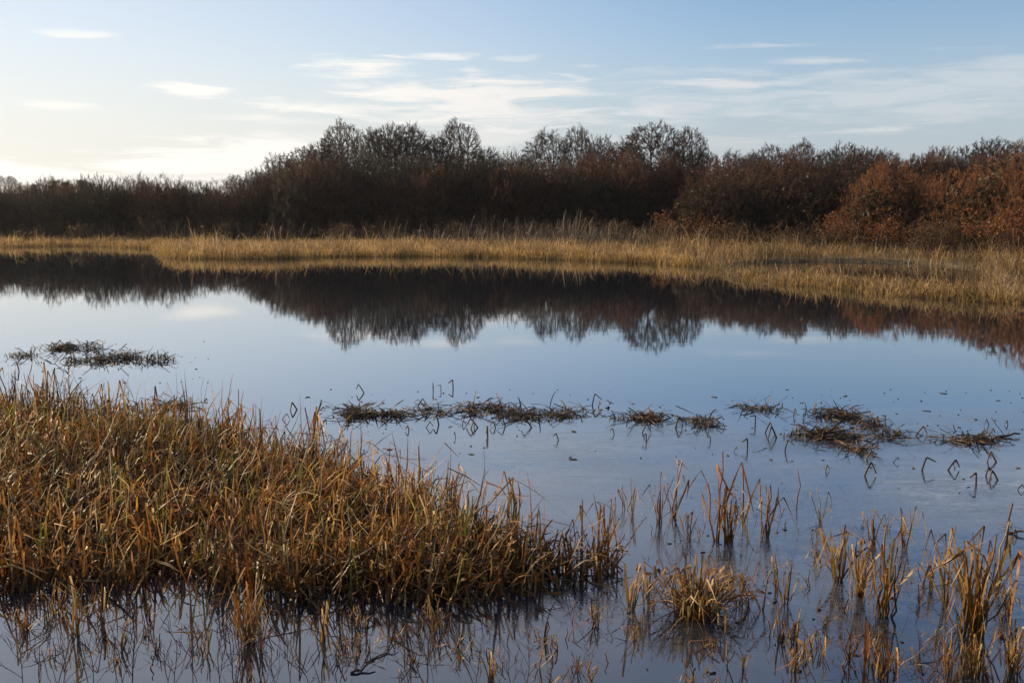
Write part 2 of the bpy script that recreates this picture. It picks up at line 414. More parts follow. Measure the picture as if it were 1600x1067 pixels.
def leaf_quads(pts, size, cols, g):
    P = np.asarray(pts); N = len(P)
    a = NR.normal(size=(N, 3)); a /= np.linalg.norm(a, axis=1)[:, None]
    b = np.cross(a, NR.normal(size=(N, 3))); b /= np.linalg.norm(b, axis=1)[:, None]
    s = NR.uniform(size * .6, size * 1.4, (N, 1)); P = P + NR.normal(0, size * .8, (N, 3))
    V = np.stack([P - a * s, P + b * s * .45, P + a * s, P - b * s * .45], 1)
    return V.reshape(-1, 3), np.arange(4 * N).reshape(-1, 4), np.repeat(pick(cols, N, .3)[:, None], 4, 1).reshape(-1, 3)

BARKC = [(.065, .050, .038), (.05, .04, .032), (.09, .072, .052)]
TWIGC = [(.062, .038, .028), (.05, .032, .025), (.085, .046, .030), (.04, .027, .022)]
REDC = [(.13, .066, .044), (.10, .055, .040), (.075, .045, .035), (.15, .085, .05)]
ORANGE = [(.42, .145, .040), (.35, .115, .034), (.46, .19, .055), (.28, .105, .036), (.20, .09, .034)]
SCRUBL = [(.13, .08, .04), (.09, .07, .03), (.17, .09, .04)]
THC = [REDC, [(.055, .05, .034), (.045, .045, .028), (.07, .055, .036)], [(.17, .075, .045), (.14, .062, .04), (.11, .055, .038)], [(.10, .078, .058), (.08, .064, .05), (.12, .09, .062)], [(.20, .098, .052), (.15, .075, .045), (.11, .06, .04)]]
RUSTC = [(.30, .125, .050), (.24, .10, .045), (.18, .082, .042), (.33, .17, .07)]
OCCLUDER = [(.06, .045, .028), (.045, .04, .022), (.075, .05, .03)]  # dark quads added inside the crowns to stop light passing through
BROWNL = [(.15, .085, .038), (.11, .065, .032), (.19, .10, .042)]
OLIVE = [(.055, .065, .025), (.075, .075, .03), (.04, .05, .02)]

def colonise(g, roots, pts, step, reach, kill, iters, tip_r, lean=(0, 0, 0)):
    """limbs that grow from the roots towards points spread through the crown; gives segments with pipe-model radii"""
    P, par, root = [], [], []
    for ri, path in enumerate(roots):
        for k, p in enumerate(path):
            P.append(p); par.append(len(P) - 2 if k else -1); root.append(ri)
    alive = list(pts)
    for it in range(iters):
        kd = kdtree.KDTree(len(P))
        for i_, p in enumerate(P): kd.insert(p, i_)
        kd.balance(); pull = {}; rest = []
        for a in alive:
            _, i_, d = kd.find(a)
            if d < kill: continue
            rest.append(a)
            if d < reach:
                q = P[i_]; v = pull.setdefault(i_, [0, 0, 0]); v[0] += (a[0] - q[0]) / d; v[1] += (a[1] - q[1]) / d; v[2] += (a[2] - q[2]) / d
        alive = rest
        if not pull: break
        for i_, v in pull.items():
            d = vnorm((v[0] + lean[0] + g.gauss(0, .25), v[1] + lean[1] + g.gauss(0, .25), v[2] + lean[2] + g.gauss(0, .25))); q = P[i_]
            P.append((q[0] + d[0] * step, q[1] + d[1] * step, q[2] + d[2] * step)); par.append(i_); root.append(root[i_])
    n = len(P); r = [0.0] * n; kids = [0] * n
    for i_ in range(n):
        if par[i_] >= 0: kids[par[i_]] += 1
    for i_ in range(n - 1, -1, -1):
        r[i_] = tip_r if kids[i_] == 0 else r[i_] ** (1 / 2.15)
        if par[i_] >= 0: r[par[i_]] += r[i_] ** 2.15
    segs, tips = [], []
    for i_ in range(n):
        if par[i_] < 0: continue
        a, b = P[par[i_]], P[i_]; segs.append((a, b, min(r[par[i_]], r[i_] * 1.35), r[i_], root[i_]))
        if r[i_] < tip_r * 2.2: tips.append((b, vnorm((b[0] - a[0], b[1] - a[1], b[2] - a[2])), kids[i_] == 0))
    return segs, tips
def twigs_at(g, tips, n, L, spread, sub, rad, up=.15, lean=(0, 0, 0), out_from=None):
    o = []
    for p, d, end in tips:
        for k in range(n if end else max(1, n - 2)):
            dd = d if out_from is None else vnorm((d[0] + (p[0] - out_from[0]) * .5, d[1] + (p[1] - out_from[1]) * .5, d[2] + (p[2] - out_from[2]) * .5))
            e = off_axis(dd, abs(g.gauss(0, spread)), g.random() * 6.28); e = vnorm((e[0] + lean[0], e[1] + lean[1], e[2] + up + lean[2])); l = g.uniform(*L)
            q = (p[0] + e[0] * l, p[1] + e[1] * l, p[2] + e[2] * l); o.append((p, q, rad, rad * .75, 9))
            for m in range(sub):
                f = g.uniform(.25, .9); b = (p[0] + e[0] * l * f, p[1] + e[1] * l * f, p[2] + e[2] * l * f); e2 = off_axis(e, g.uniform(.35, .9), g.random() * 6.28); e2 = vnorm((e2[0] + lean[0], e2[1] + lean[1], e2[2] + up)); l2 = l * g.uniform(.35, .65)
                o.append((b, (b[0] + e2[0] * l2, b[1] + e2[1] * l2, b[2] + e2[2] * l2), rad * .8, rad * .65, 9))
    return o
def blob_points(g, n, c, rx, rz, shell, lobes, zmin):
    """points inside a lobed crown; shell > 0 keeps them near its surface"""
    out = []
    ph = [g.random() * 6.28 for _ in range(6)]
    while len(out) < n:
        v = (g.gauss(0, 1), g.gauss(0, 1), g.gauss(0, 1)); v = vnorm(v); az = math.atan2(v[1], v[0])
        k = 1 + lobes * (math.sin(3 * az + ph[0]) * .5 + math.sin(5 * az + ph[1] + 3 * v[2]) * .35 + math.sin(7 * v[2] + ph[2] + 2 * az) * .4)
        rr = (g.random() ** (1 / 3)) if shell == 0 else 1 - (g.random() ** 1.6) * shell
        p = (c[0] + v[0] * rx * k * rr, c[1] + v[1] * rx * k * rr, c[2] + v[2] * rz * k * rr)
        if p[2] > zmin: out.append(p)
    return out

def make_proto(kind, seed):
    """(trunk meshes, crown mesh), drawn at real size with the base at the origin"""
    g = random.Random(seed); tr, cr = [], []; leaves = []; stems = []
    if kind == 'tree':            # bare tree, rounded fan of limbs, 8 m
        v = seed // 17 % 5; nst = (1, 3, 2, 3, 1)[v]; rx = (2.0, 1.8, 1.9, 2.0, 2.3)[v]
        roots = []
        for k in range(nst):
            a = k / nst * 6.28 + g.random(); tl = (.10 if nst == 1 else .24) + g.uniform(0, .1); h = g.uniform(2.6, 3.6); path = []
            for m in range(8):
                z = h * m / 7; path.append((math.cos(a) * (.18 * (nst > 1) + tl * z) + g.gauss(0, .05), math.sin(a) * (.18 * (nst > 1) + tl * z) + g.gauss(0, .05), z - .2))
            roots.append(path)
        pts = blob_points(g, 1700, (0.1, 0, 5.45), rx * 1.04, 2.3, 0, .18, 2.2)
        segs, tips = colonise(g, roots, pts, .21, 2.6, .29, 70, .0085, (.10, 0, .25))
        for k in range(nst): stems.append([s for s in segs if s[4] == k and s[3] > .026])
        cr = [s for s in segs if s[3] <= .026] + twigs_at(g, tips, 4, (.24, .52), .60, 3, .0115, .04, (.06, 0, 0), (0, 0, 5.2)); tc, cc = BARKC, TWIGC
    elif kind == 'thicket':       # many-stemmed bare shrub, 4.5 m
        roots = []
        for k in range(9):
            a = k / 9 * 6.28 + g.gauss(0, .3); t = g.uniform(.1, .5); r0 = g.uniform(.15, .9)
            roots.append([(math.cos(a) * (r0 + t * z), math.sin(a) * (r0 + t * z), z - .2) for z in (0, .25, .5, .75)])
        pts = blob_points(g, 1900, (0, 0, 1.8), 2.2, 2.4, 0, .26, .15)
        segs, tips = colonise(g, roots, pts, .20, 2.0, .265, 60, .0080, (.05, 0, .35))
        tr = [s for s in segs if s[3] > .017]
        cr = [s for s in segs if s[3] <= .017] + twigs_at(g, tips, 4, (.25, .60), .55, 3, .0085, .25, (.05, 0, 0), (0, 0, .8)); tc, cc = BARKC, THC[seed // 17 % 5]
        leaves = [(s[1], THC[seed // 17 % 5], .045) for s in cr if s[4] == 9 and g.random() < .22]
        leaves += [(p, OCCLUDER, .11) for p in blob_points(g, 2000, (0, 0, 1.5), 1.8, 1.95, .6, .24, 0)]  # filler quads added in the shrub's core to block light
    elif kind in ('dome', 'brown_dome', 'green_dome'):        # wind-combed dome, some keeping rusty leaves, 4.3 m
        roots = []
        for k in range(9):
            a = k / 9 * 6.28 + g.gauss(0, .3); t = g.uniform(.3, 1.1); r0 = g.uniform(.1, .7)
            roots.append([(math.cos(a) * (r0 + t * z), math.sin(a) * (r0 + t * z), z - .2) for z in (0, .25, .5, .75)])
        pts = blob_points(g, 2100, (0, 0, 1.2), 2.55, 2.85, .40, .22, .02)
        segs, tips = colonise(g, roots, pts, .22, 2.6, .27, 70, .0080, (.10, 0, .1))
        tr = [s for s in segs if s[3] > .017]; tw = twigs_at(g, tips, 4, (.20, .46), .50, 3, .0085, .10, (.22, 0, .05), (0, 0, .9))
        cr = [s for s in segs if s[3] <= .017] + tw; tc, cc = BARKC, (REDC if kind == 'brown_dome' else RUSTC)
        leaves += [(p, OCCLUDER, .13) for p in blob_points(g, 3600, (0, 0, 1.2), 2.15, 2.45, .55, .22, 0)]  # opaque core added so the dome shades its far side
        for s in tw:
            p = s[1]; u = math.sin(p[0] * 1.9 + seed) + math.sin(p[1] * 2.3 + seed * 2) + math.sin(p[2] * 2.6 + seed * 3)
            if kind == 'green_dome' and p[0] > -.8 + .30 * p[2] and p[2] < 3.2:
                if g.random() < .7: leaves.append((p, OLIVE, .045))
            elif kind == 'brown_dome':
                if g.random() < .16: leaves.append((p, BROWNL if u < 1.2 else ORANGE, .036))
            elif u > -.4:
                if g.random() < .48: leaves.append((p, ORANGE, .036))
            elif g.random() < .35: leaves.append((p, BROWNL if u > -1.2 else OLIVE, .040))
    elif kind in ('scrub', 'rust_scrub'):         # low tangled bramble, about 1.8 m
        S = [(6, .16, -.02, (8, 10), .15, (.35, .9), (.3, .5), .6, .4), (4, .2, .02, (6, 8), .1, (.4, 1.0), (.4, .6), .65, .5), (3, .22, 0, (0, 0), 0, (.4, .9), (.5, .7), .7, .6)]
        out = []
        for k in range(30):
            a = g.random() * 6.28; t = g.uniform(.1, 1.3)
            grow(g, out, (g.gauss(0, .6), g.gauss(0, .6), -.1), vnorm((math.cos(a) * t, math.sin(a) * t, 1)), g.uniform(1.2, 2.2), g.uniform(.012, .02), 0, S)
        tr = [s for s in out if s[4] == 0]; cr = [s for s in out if s[4] > 0]; tc, cc = TWIGC, TWIGC
        leaves = [(s[1], ORANGE if kind == 'rust_scrub' and g.random() < .7 else SCRUBL, .04) for s in cr if g.random() < .5]
    elif kind == 'pine':          # small far evergreen, about 5 m
        out = []
        out.append(((0, 0, -.2), (.1, 0, 2.6), .14, .10, 0)); out.append(((.1, 0, 2.6), (.2, .1, 4.4), .10, .04, 0))
        for k in range(46):
            a = g.random() * 6.28; z0 = g.uniform(1.8, 4.3); L = g.uniform(.6, 1.7) * (1.15 - .1 * z0 if z0 > 2.4 else .8)
            q = (.1 + math.cos(a) * L, math.sin(a) * L, z0 + g.uniform(.1, .7)); out.append(((.12, 0, z0), q, .03, .012, 1))
            for m in range(55):
                f = g.uniform(.35, 1.1); leaves.append(((.12 + (q[0] - .12) * f + g.gauss(0, .22), q[1] * f + g.gauss(0, .22), z0 + (q[2] - z0) * f + g.gauss(0, .13)), OLIVE, .11))
        tr = [s for s in out if s[4] == 0]; cr = [s for s in out if s[4] > 0]; tc, cc = BARKC, BARKC
    tvs = [seg_mesh(t_, 6 if kind == 'tree' else 4, tc, .15, g) for t_ in (stems or [tr])]
    cp = [seg_mesh(cr, 3, cc, .3, g)]
    by = {}
    for p, c, s in leaves: by.setdefault((id(c) if not isinstance(c, list) else str(c), s), (c, s, []))[2].append(p)
    for c, s, pts in by.values(): cp.append(leaf_quads(pts, s, c, g))
    cv = join(cp)
    allz = max(max(tv[0][:, 2].max() for tv in tvs), np.percentile(cv[0][:, 2], 99.7)); rad = np.percentile(np.abs(cv[0][:, :2]), 96)
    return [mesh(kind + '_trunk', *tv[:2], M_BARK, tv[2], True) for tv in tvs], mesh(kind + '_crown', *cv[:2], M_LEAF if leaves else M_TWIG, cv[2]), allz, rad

PROTO = {}
for kind, n in (('tree', 5), ('thicket', 5), ('dome', 2), ('brown_dome', 2), ('green_dome', 1), ('scrub', 2), ('rust_scrub', 1), ('pine', 1)):
    PROTO[kind] = [make_proto(kind, 100 + 17 * i + len(kind)) for i in range(n)]

def place_tree(name, kind, px, D, top_row, label, cat, group, var=None, wide=1.0, rz=None, base_z=None):
    tm, cm, h0, rad = PROTO[kind][(var if var is not None else random.randrange(99)) % len(PROTO[kind])]
    x = col_x(px, D); z0 = float(height(np.array([x]), np.array([float(D)]))[0]) if base_z is None else base_z
    s = (row_z(top_row, D) - z0) / h0
    root = empty(name, (x, D, z0), random.random() * 6.28 if rz is None else rz)
    root.scale = (s * wide, s * wide, s)
    for t_ in tm:
        o = link('trunk' if kind in ('tree', 'pine') else 'stems', t_, root)
        if kind not in ('tree', 'pine'): o['kind'] = 'stuff'
    link('crown', cm, root)
    tag(root, label, cat, group)
    return root

ORD = ['first', 'second', 'third', 'fourth', 'fifth', 'sixth', 'seventh', 'eighth', 'ninth', 'tenth', 'eleventh', 'twelfth', 'thirteenth',
       'fourteenth', 'fifteenth', 'sixteenth', 'seventeenth', 'eighteenth', 'nineteenth', 'twentieth']
G1 = 'bare trees standing above the thicket'
tall = [(404, 74, 262, 0, 0.9, 'low bare tree at the foot of the slope of treetops'),
        (441, 76, 238, 1, 0.95, 'bare twiggy tree low on the rising slope of treetops'),
        (484, 76, 227, 2, 0.95, 'bare tree midway up the rising slope of treetops'),
        (512, 79, 218, 3, 0.85, 'bare tree just below the peak of the rising treetops'),
        (541, 75, 189, 0, 0.85, 'tall bare tree forming the first peak of the treetops'),
        (588, 78, 201, 1, 0.8, 'bare tree right after the first treetop peak'),
        (615, 77, 193, 3, 0.85, 'tall bare tree with light showing between its upright limbs'),
        (648, 79, 196, 4, 0.85, 'tall reddish bare tree beside the round-crowned one'),
        (679, 78, 212, 2, 0.8, 'narrow dark bare tree pressed against the round-crowned one'),
        (716, 79, 188, 0, 0.95, 'round-crowned bare tree, highest of the middle of the wood'),
        (760, 78, 229, 1, 0.85, 'small bare tree beside the wide dip in the treetops'),
        (806, 76, 243, 3, 1.0, 'low bushy bare tree in the wide dip of the treetops'),
        (856, 76, 203, 2, 0.95, 'dense bare tree on the far side of the dip'),
        (900, 77, 197, 4, 0.62, 'thin open bare tree with a flat one-sided top'),
        (935, 76, 211, 1, 0.78, 'reddish bare tree between the flat-topped and the big open tree'),
        (974, 73, 219, 3, 0.85, 'dark bare tree leaning on the big open tree'),
        (1014, 70, 192, 4, 1.1, 'big bare tree with crooked open limbs against the sky'),
        (1068, 72, 199, 1, 0.8, 'bare tree standing just past the big open tree'),
        (1096, 72, 232, 2, 0.9, 'last dark bare tree before the treetops drop')]
for px, D, top, v, wd, lab in tall:
    place_tree('bare_tree', 'tree', px, D, top + 4, lab, 'tree', G1, v, wd)
rear = [(1140, 66, 236), (1168, 67, 240), (1198, 65, 227), (1246, 65, 220), (1285, 66, 236), (1312, 64, 224), (1342, 64, 231), (1376, 63, 236), (1418, 63, 244),
        (1458, 61, 230), (1502, 60, 228), (1540, 60, 218), (1578, 58, 222), (1630, 57, 215)]
for i, (px, D, top) in enumerate(rear):
    place_tree('windswept_tree', 'tree', px, D, top + 2, 'small wind-combed bare tree behind the rusty bushes, %s from the big trees' % ORD[i], 'tree', 'small bare trees behind the rusty bushes', i + 2, .9)
G2 = 'dark shrubs in front of the bare trees'
mid = [(398, 68, 284), (432, 68, 270), (466, 67, 258), (500, 68, 246), (535, 67, 262), (570, 69, 238), (606, 67, 280), (640, 69, 250), (674, 67, 268), (708, 69, 244), (742, 68, 240), (778, 67, 258),
       (815, 69, 244), (850, 67, 274), (886, 68, 248), (922, 66, 268), (958, 67, 238), (994, 66, 274), (1030, 67, 244), (1066, 66, 250)]
for i, (px, D, top) in enumerate(mid):
    place_tree('thicket_shrub', 'thicket', px, D, top, 'dark reddish shrub below the tall trees, %s along from the left' % ORD[i], 'shrub', G2, i, 1.05)
for i, px in enumerate(range(420, 1110, 46)):
    place_tree('thicket_shrub', 'thicket', px + random.uniform(-8, 8), 72.5, 268 - 12 * (i % 3), 'shadowy shrub among the trunks of the tall trees, %s along from the left' % ORD[i], 'shrub', 'shadowy shrubs among the tall trees', i + 2, 1.1)
for i, px in enumerate(range(1130, 1660, 44)):
    place_tree('thicket_shrub', 'thicket', px + random.uniform(-8, 8), 62.5 - i * .5, 252 - 5 * (i % 3), 'brown shrub filling in behind the rusty bushes, %s from the tall trees' % ORD[i], 'shrub', 'brown shrubs behind the rusty bushes', i + 1, 1.1)
G3 = 'low thicket at the end of the pond'
for i in range(17):
    px = -110 + i * 30; top = [292, 290, 294, 290, 292, 287, 283, 280, 281, 276, 279, 276, 277, 282, 286, 296, 304][i]
    D = 65 + (i % 3) * 1.6
    place_tree('thicket_shrub', 'thicket', px, D, top + 1, 'upright leafless shrub of the low hazy thicket, %s from its outer end' % ORD[i], 'shrub', G3, i + 1, .95)
for i in range(12):
    px = -90 + i * 41
    place_tree('thicket_shrub', 'thicket', px + random.uniform(-8, 8), 73 + i % 2 * 2, 291 - (i % 3) * 4, 'hazy leafless shrub at the rear of the low thicket, %s from its outer end' % ORD[i], 'shrub', G3, i, 1.0)
G4 = 'rusty domed bushes along the bank'
dome = [(1106, 57, 272, 'brown_dome', 0, .95, 'brown rounded bush nearest the dark tall trees'), (1150, 59, 258, 'brown_dome', 1, .9, 'dull brown bush tucked behind the first rounded bush'),
        (1196, 57, 262, 'brown_dome', 1, .95, 'brown domed bush second along the bank from the tall trees'), (1252, 56, 256, 'brown_dome', 2, 1.0, 'broad dark brown domed bush with a shaded hollow'),
        (1310, 55, 264, 'brown_dome', 0, .9, 'brown bush squeezed beside the bright rusty dome'), (1378, 52, 256, 'dome', 1, 1.0, 'bright rust-orange domed bush with a black hollow beneath'),
        (1440, 53, 276, 'dome', 2, .8, 'small rusty bush between the orange dome and the green-sided one'), (1502, 49, 268, 'green_dome', 0, 1.0, 'rusty-rimmed bush with a dark green shaded side'),
        (1552, 51, 248, 'brown_dome', 0, .9, 'muted brown bush rising behind the green-sided one'), (1604, 47, 224, 'dome', 1, .95, 'tall rust-orange bush cut by the edge of the picture'),
        (1580, 43.5, 326, 'rust_scrub', 2, 1.35, 'low orange-brown bush in front of the tall rust one'), (1680, 44, 222, 'dome', 2, 1.0, 'rusty bush just past the tall one at the edge'),
        (1340, 50, 332, 'rust_scrub', 2, 1.35, 'low rust-red bush at the foot of the orange dome'), (1420, 48.5, 338, 'rust_scrub', 0, 1.35, 'low rusty bush beside the black hollow'),
        (1080, 55, 330, 'rust_scrub', 2, 1.35, 'low rusty scrub where the tall trees end'), (1230, 60, 246, 'brown_dome', 2, .9, 'dull bush showing above the broad dark dome'), (1440, 58, 246, 'brown_dome', 0, .95, 'dull brown bush on the skyline behind the orange dome')]
for px, D, top, kd, v, wd, lab in dome:
    place_tree('domed_bush', kd, px, D, top, lab, 'bush', G4, v, wd, rz=random.uniform(-.5, .5))
G5 = 'brambles at the foot of the wood'
for i, px in enumerate([60, 150, 262, 340, 440, 520, 600, 690, 760, 850, 905, 975, 1045, 1150, 1262, 1480, 1530]):
    D = np.interp(px, [0, 900, 1100, 1600], [62, 62, 53, 42])
    place_tree('bramble_bush', 'scrub', px, float(D), [338, 346, 334, 342][i % 4], 'low tangled bramble behind the reeds, %s along from the left' % ORD[i], 'bramble', G5, i, 1.3)
for i, (px, D, top, kd, lab) in enumerate([(2, 190, 270, 'tree', 'hazy far tree on the rise at the picture edge'), (26, 195, 276, 'tree', 'hazy far tree second from the picture edge'),
        (-34, 190, 266, 'tree', 'hazy far tree just beyond the picture edge'), (92, 185, 280, 'pine', 'tiny far pine above the low thicket'), (62, 190, 287, 'pine', 'lower far pine at the foot of the rise'),
        (112, 186, 283, 'pine', 'small far pine beside the tiny one'), (372, 180, 274, 'tree', 'hazy far tree in the dip beside the slope of treetops'), (136, 185, 280, 'pine', 'far rounded evergreen above the middle of the low thicket')]):
    place_tree('far_tree', kd, px, D, top, lab, 'tree', 'far trees beyond the thicket', i, 1.2)

# ------------------------------------------------------------------ far reed beds
def far_reeds(name, label, X0, X1, dens_front, dens_back, depth, hf, hb, seed, mask=None, dd=(1.0, 6.5), tone=.95, sink=(5.5, 11)):
    n = int((X1 - X0) * depth * dens_back); nf = int((X1 - X0) * 3.0 * dens_front)
    x = np.concatenate([NR.uniform(X0, X1, n), NR.uniform(X0, X1, nf)])
    d = np.concatenate([NR.uniform(0, depth, n), NR.uniform(-.3, 3.0, nf)])
    y = np.interp(x, SH[:, 0], SH[:, 1]) + d; d = shore_d(x, y)
    keep = (poly_sd(CH, x, y) > NR.uniform(-.4, .3, len(x))) & (wave(x, y, 1.6, seed) > NR.uniform(-2.4, -.7, len(x)))
    keep &= d > NR.uniform(-.5, .2, len(x))
    gap = wave(x, y * 1.3, 2.2, seed + 30); keep &= gap > NR.uniform(-1.3, -.05, len(x))
    if mask is not None: keep &= mask(x, y)
    x, y, d = x[keep], y[keep], d[keep]; N = len(x)
    z = np.maximum(height(x, y), -.04)
    pat = wave(x, y, .8, seed + 1)
    H = (hf + (hb - hf) * sstep(dd[0], dd[1], d)) * (1 + .22 * pat + .34 * wave(x, y, 3.2, seed + 2)) * NR.uniform(.45, 1.25, N)
    H *= 1 - .55 * sstep(sink[0], sink[1], d)
    tall_ = NR.random(N) < .05; H[tall_] *= NR.uniform(1.3, 2.0, tall_.sum())
    cb = pick(FARC, N, .3); ct = cb * NR.uniform(.8, 1.25, (N, 1))
    front = sstep(2.5, .0, d)[:, None]
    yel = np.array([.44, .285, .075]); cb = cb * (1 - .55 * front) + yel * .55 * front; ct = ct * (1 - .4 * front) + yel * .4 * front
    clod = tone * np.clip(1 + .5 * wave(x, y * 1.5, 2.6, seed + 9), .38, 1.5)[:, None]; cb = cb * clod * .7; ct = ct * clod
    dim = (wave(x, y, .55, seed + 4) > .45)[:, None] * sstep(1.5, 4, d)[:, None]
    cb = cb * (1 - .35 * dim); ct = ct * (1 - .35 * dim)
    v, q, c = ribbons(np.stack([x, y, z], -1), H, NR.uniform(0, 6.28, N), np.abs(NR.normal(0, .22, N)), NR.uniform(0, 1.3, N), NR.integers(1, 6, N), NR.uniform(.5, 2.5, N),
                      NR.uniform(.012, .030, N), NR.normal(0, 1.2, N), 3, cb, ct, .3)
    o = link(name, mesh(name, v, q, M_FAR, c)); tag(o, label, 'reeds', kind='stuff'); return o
xa = at(250, 397)[0]
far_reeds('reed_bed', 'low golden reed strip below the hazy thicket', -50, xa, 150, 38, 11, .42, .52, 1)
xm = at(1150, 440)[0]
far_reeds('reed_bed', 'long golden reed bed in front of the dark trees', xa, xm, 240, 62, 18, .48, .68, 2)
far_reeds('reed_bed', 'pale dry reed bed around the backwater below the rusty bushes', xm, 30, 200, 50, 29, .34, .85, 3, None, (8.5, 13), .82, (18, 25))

def dead_weeds():
    n = 2600; px = np.concatenate([NR.normal(905, 60, n // 3), NR.uniform(600, 1060, n // 3), NR.uniform(100, 1600, n - 2 * (n // 3))]); N = len(px)
    D = np.interp(px, [0, 900, 1100, 1600], [63, 58, 53, 42]) + NR.uniform(-3.5, 1.5, N)
    x = (px - 800) / F * D; z = height(x, D); H = NR.uniform(.5, 1.5, N) * (1 + .45 * wave(x, D, 1.0, 6))
    cb = pick([(.10, .078, .058), (.13, .10, .075), (.075, .056, .042), (.15, .105, .065)], N, .25)
    v, q, c = ribbons(np.stack([x, D, z], -1), H, NR.uniform(0, 6.28, N), np.abs(NR.normal(0, .12, N)), NR.uniform(0, .7, N), NR.integers(2, 9, N), NR.uniform(.4, 1.8, N), NR.uniform(.012, .024, N), NR.normal(0, 1, N), 4, cb, cb * 1.15, .5)
    o = link('dead_weeds', mesh('dead_weeds', v, q, M_STALK, c)); tag(o, 'tall grey-brown dead weeds between the reeds and the dark wood', 'weeds', kind='stuff')
dead_weeds()

# ------------------------------------------------------------------ sedge bed in the foreground
def sedge_bed():
    parts = []
    def add(n, L, th, bend, kprob, kang, w, cols, K=5, edge=None, tip=.2, zoff=(0, .03), tipmul=1.0, twist=1.3):
        p = scatter(SEDGE, n); hole = wave(p[:, 0], p[:, 1], 4.2, 55) > NR.uniform(-1.5, -.35, n); p = p[hole]; sd = poly_sd(SEDGE, p[:, 0], p[:, 1])
        if edge is not None:
            k = edge(p, sd); p, sd = p[k], sd[k]
        N = len(p); z = np.maximum(height(p[:, 0], p[:, 1]), -.03) + NR.uniform(*zoff, N)
        pat = wave(p[:, 0], p[:, 1], 2.6, 21)
        Ls = NR.uniform(*L, N) * (1 + .26 * pat)
        kj = np.where(NR.random(N) < kprob, NR.integers(1, K, N), 99)
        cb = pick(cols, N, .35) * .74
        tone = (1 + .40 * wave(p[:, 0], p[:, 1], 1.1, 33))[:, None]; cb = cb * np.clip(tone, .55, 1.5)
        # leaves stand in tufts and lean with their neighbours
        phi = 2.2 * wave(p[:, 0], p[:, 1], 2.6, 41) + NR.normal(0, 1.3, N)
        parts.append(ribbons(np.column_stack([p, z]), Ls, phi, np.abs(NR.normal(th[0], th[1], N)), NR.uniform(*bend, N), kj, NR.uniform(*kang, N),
                             NR.uniform(*w, N), NR.normal(0, twist, N), K, cb * .45, cb * tipmul * NR.uniform(.8, 1.5, (N, 1)), tip, .24, 2.6))  # feet coloured darker to paint the shade deep in the bed
    inside = lambda p, sd: sd < -NR.uniform(0, .55, len(sd)) + .16 * wave(p[:, 0], p[:, 1], 3.0, 77)
    rim = lambda p, sd: sd < .25 * wave(p[:, 0], p[:, 1], 3.4, 78)
    rear = lambda p, sd: (sd > -NR.uniform(.1, 1.3, len(sd))) & rim(p, sd)
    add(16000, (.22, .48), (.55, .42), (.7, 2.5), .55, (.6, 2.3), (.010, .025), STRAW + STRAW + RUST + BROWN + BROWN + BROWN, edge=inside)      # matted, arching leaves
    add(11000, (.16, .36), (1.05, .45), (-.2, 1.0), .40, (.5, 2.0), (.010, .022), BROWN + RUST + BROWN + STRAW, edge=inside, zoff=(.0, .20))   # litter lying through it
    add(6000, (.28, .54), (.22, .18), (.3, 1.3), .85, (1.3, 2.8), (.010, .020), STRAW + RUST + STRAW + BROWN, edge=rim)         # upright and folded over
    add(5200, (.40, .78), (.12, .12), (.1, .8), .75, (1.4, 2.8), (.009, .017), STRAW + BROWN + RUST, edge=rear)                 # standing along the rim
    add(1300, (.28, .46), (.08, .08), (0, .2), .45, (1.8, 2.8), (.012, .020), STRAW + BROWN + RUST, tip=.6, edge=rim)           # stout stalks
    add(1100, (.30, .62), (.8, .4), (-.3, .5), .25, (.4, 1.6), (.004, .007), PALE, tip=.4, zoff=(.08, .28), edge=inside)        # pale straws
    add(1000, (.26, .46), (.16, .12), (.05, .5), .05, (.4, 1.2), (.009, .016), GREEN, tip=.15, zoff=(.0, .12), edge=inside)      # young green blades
    v, q, c = join(parts)
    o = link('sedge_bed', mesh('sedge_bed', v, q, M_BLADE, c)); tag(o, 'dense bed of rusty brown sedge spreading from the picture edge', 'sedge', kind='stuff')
sedge_bed()

# ------------------------------------------------------------------ reed clumps in the open water
def lib_leaf(i, fold=True):
    N = 1; K = 7
    kj = np.array([NR.integers(4, 6)]) if fold else np.array([99])
    frac = kj[0] / K if fold else 1
    th0 = abs(NR.normal(.06, .05)); L = 1.0 / (frac * math.cos(th0 + .05)) if fold else 1.05
    c = pick(STRAW[:1] + STRAW[2:3] + STRAW[5:] + STRAW + RUST[:1] + BROWN + BROWN, 1, .25) * .85
    v, q, cc = ribbons(np.zeros((1, 3)), np.array([L]), np.zeros(1), np.array([th0]), np.array([NR.uniform(.05, .35) if fold else NR.uniform(.3, 1.7)]), kj, np.array([NR.uniform(2.2, 2.6) if NR.random() < .65 else NR.uniform(2.6, 2.95)]),
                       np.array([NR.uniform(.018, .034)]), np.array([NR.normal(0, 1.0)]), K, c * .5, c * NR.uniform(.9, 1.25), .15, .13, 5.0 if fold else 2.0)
    return mesh('leaf', v, q, M_BLADE, cc)
def lib_stalk(i):
    K = 5; a = NR.uniform(0, 6.28); bx = np.cumsum(np.concatenate([[0], NR.normal(0, .03, K)])); by = np.cumsum(np.concatenate([[0], NR.normal(0, .018, K)]))
    P = np.stack([bx, by, np.linspace(-.06, 1, K + 1)], -1); r = np.linspace(.0125, .0075, K + 1) * NR.uniform(.8, 1.25)
    c = pick(STRAW + RUST + BROWN + BROWN, 1, .2)[0]
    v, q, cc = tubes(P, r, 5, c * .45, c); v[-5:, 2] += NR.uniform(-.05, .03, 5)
    return mesh('stalk', v, q, M_STALK, cc)
LEAF = [lib_leaf(i) for i in range(40)]; ARCH = [lib_leaf(i, False) for i in range(20)]; STALK = [lib_stalk(i) for i in range(20)]

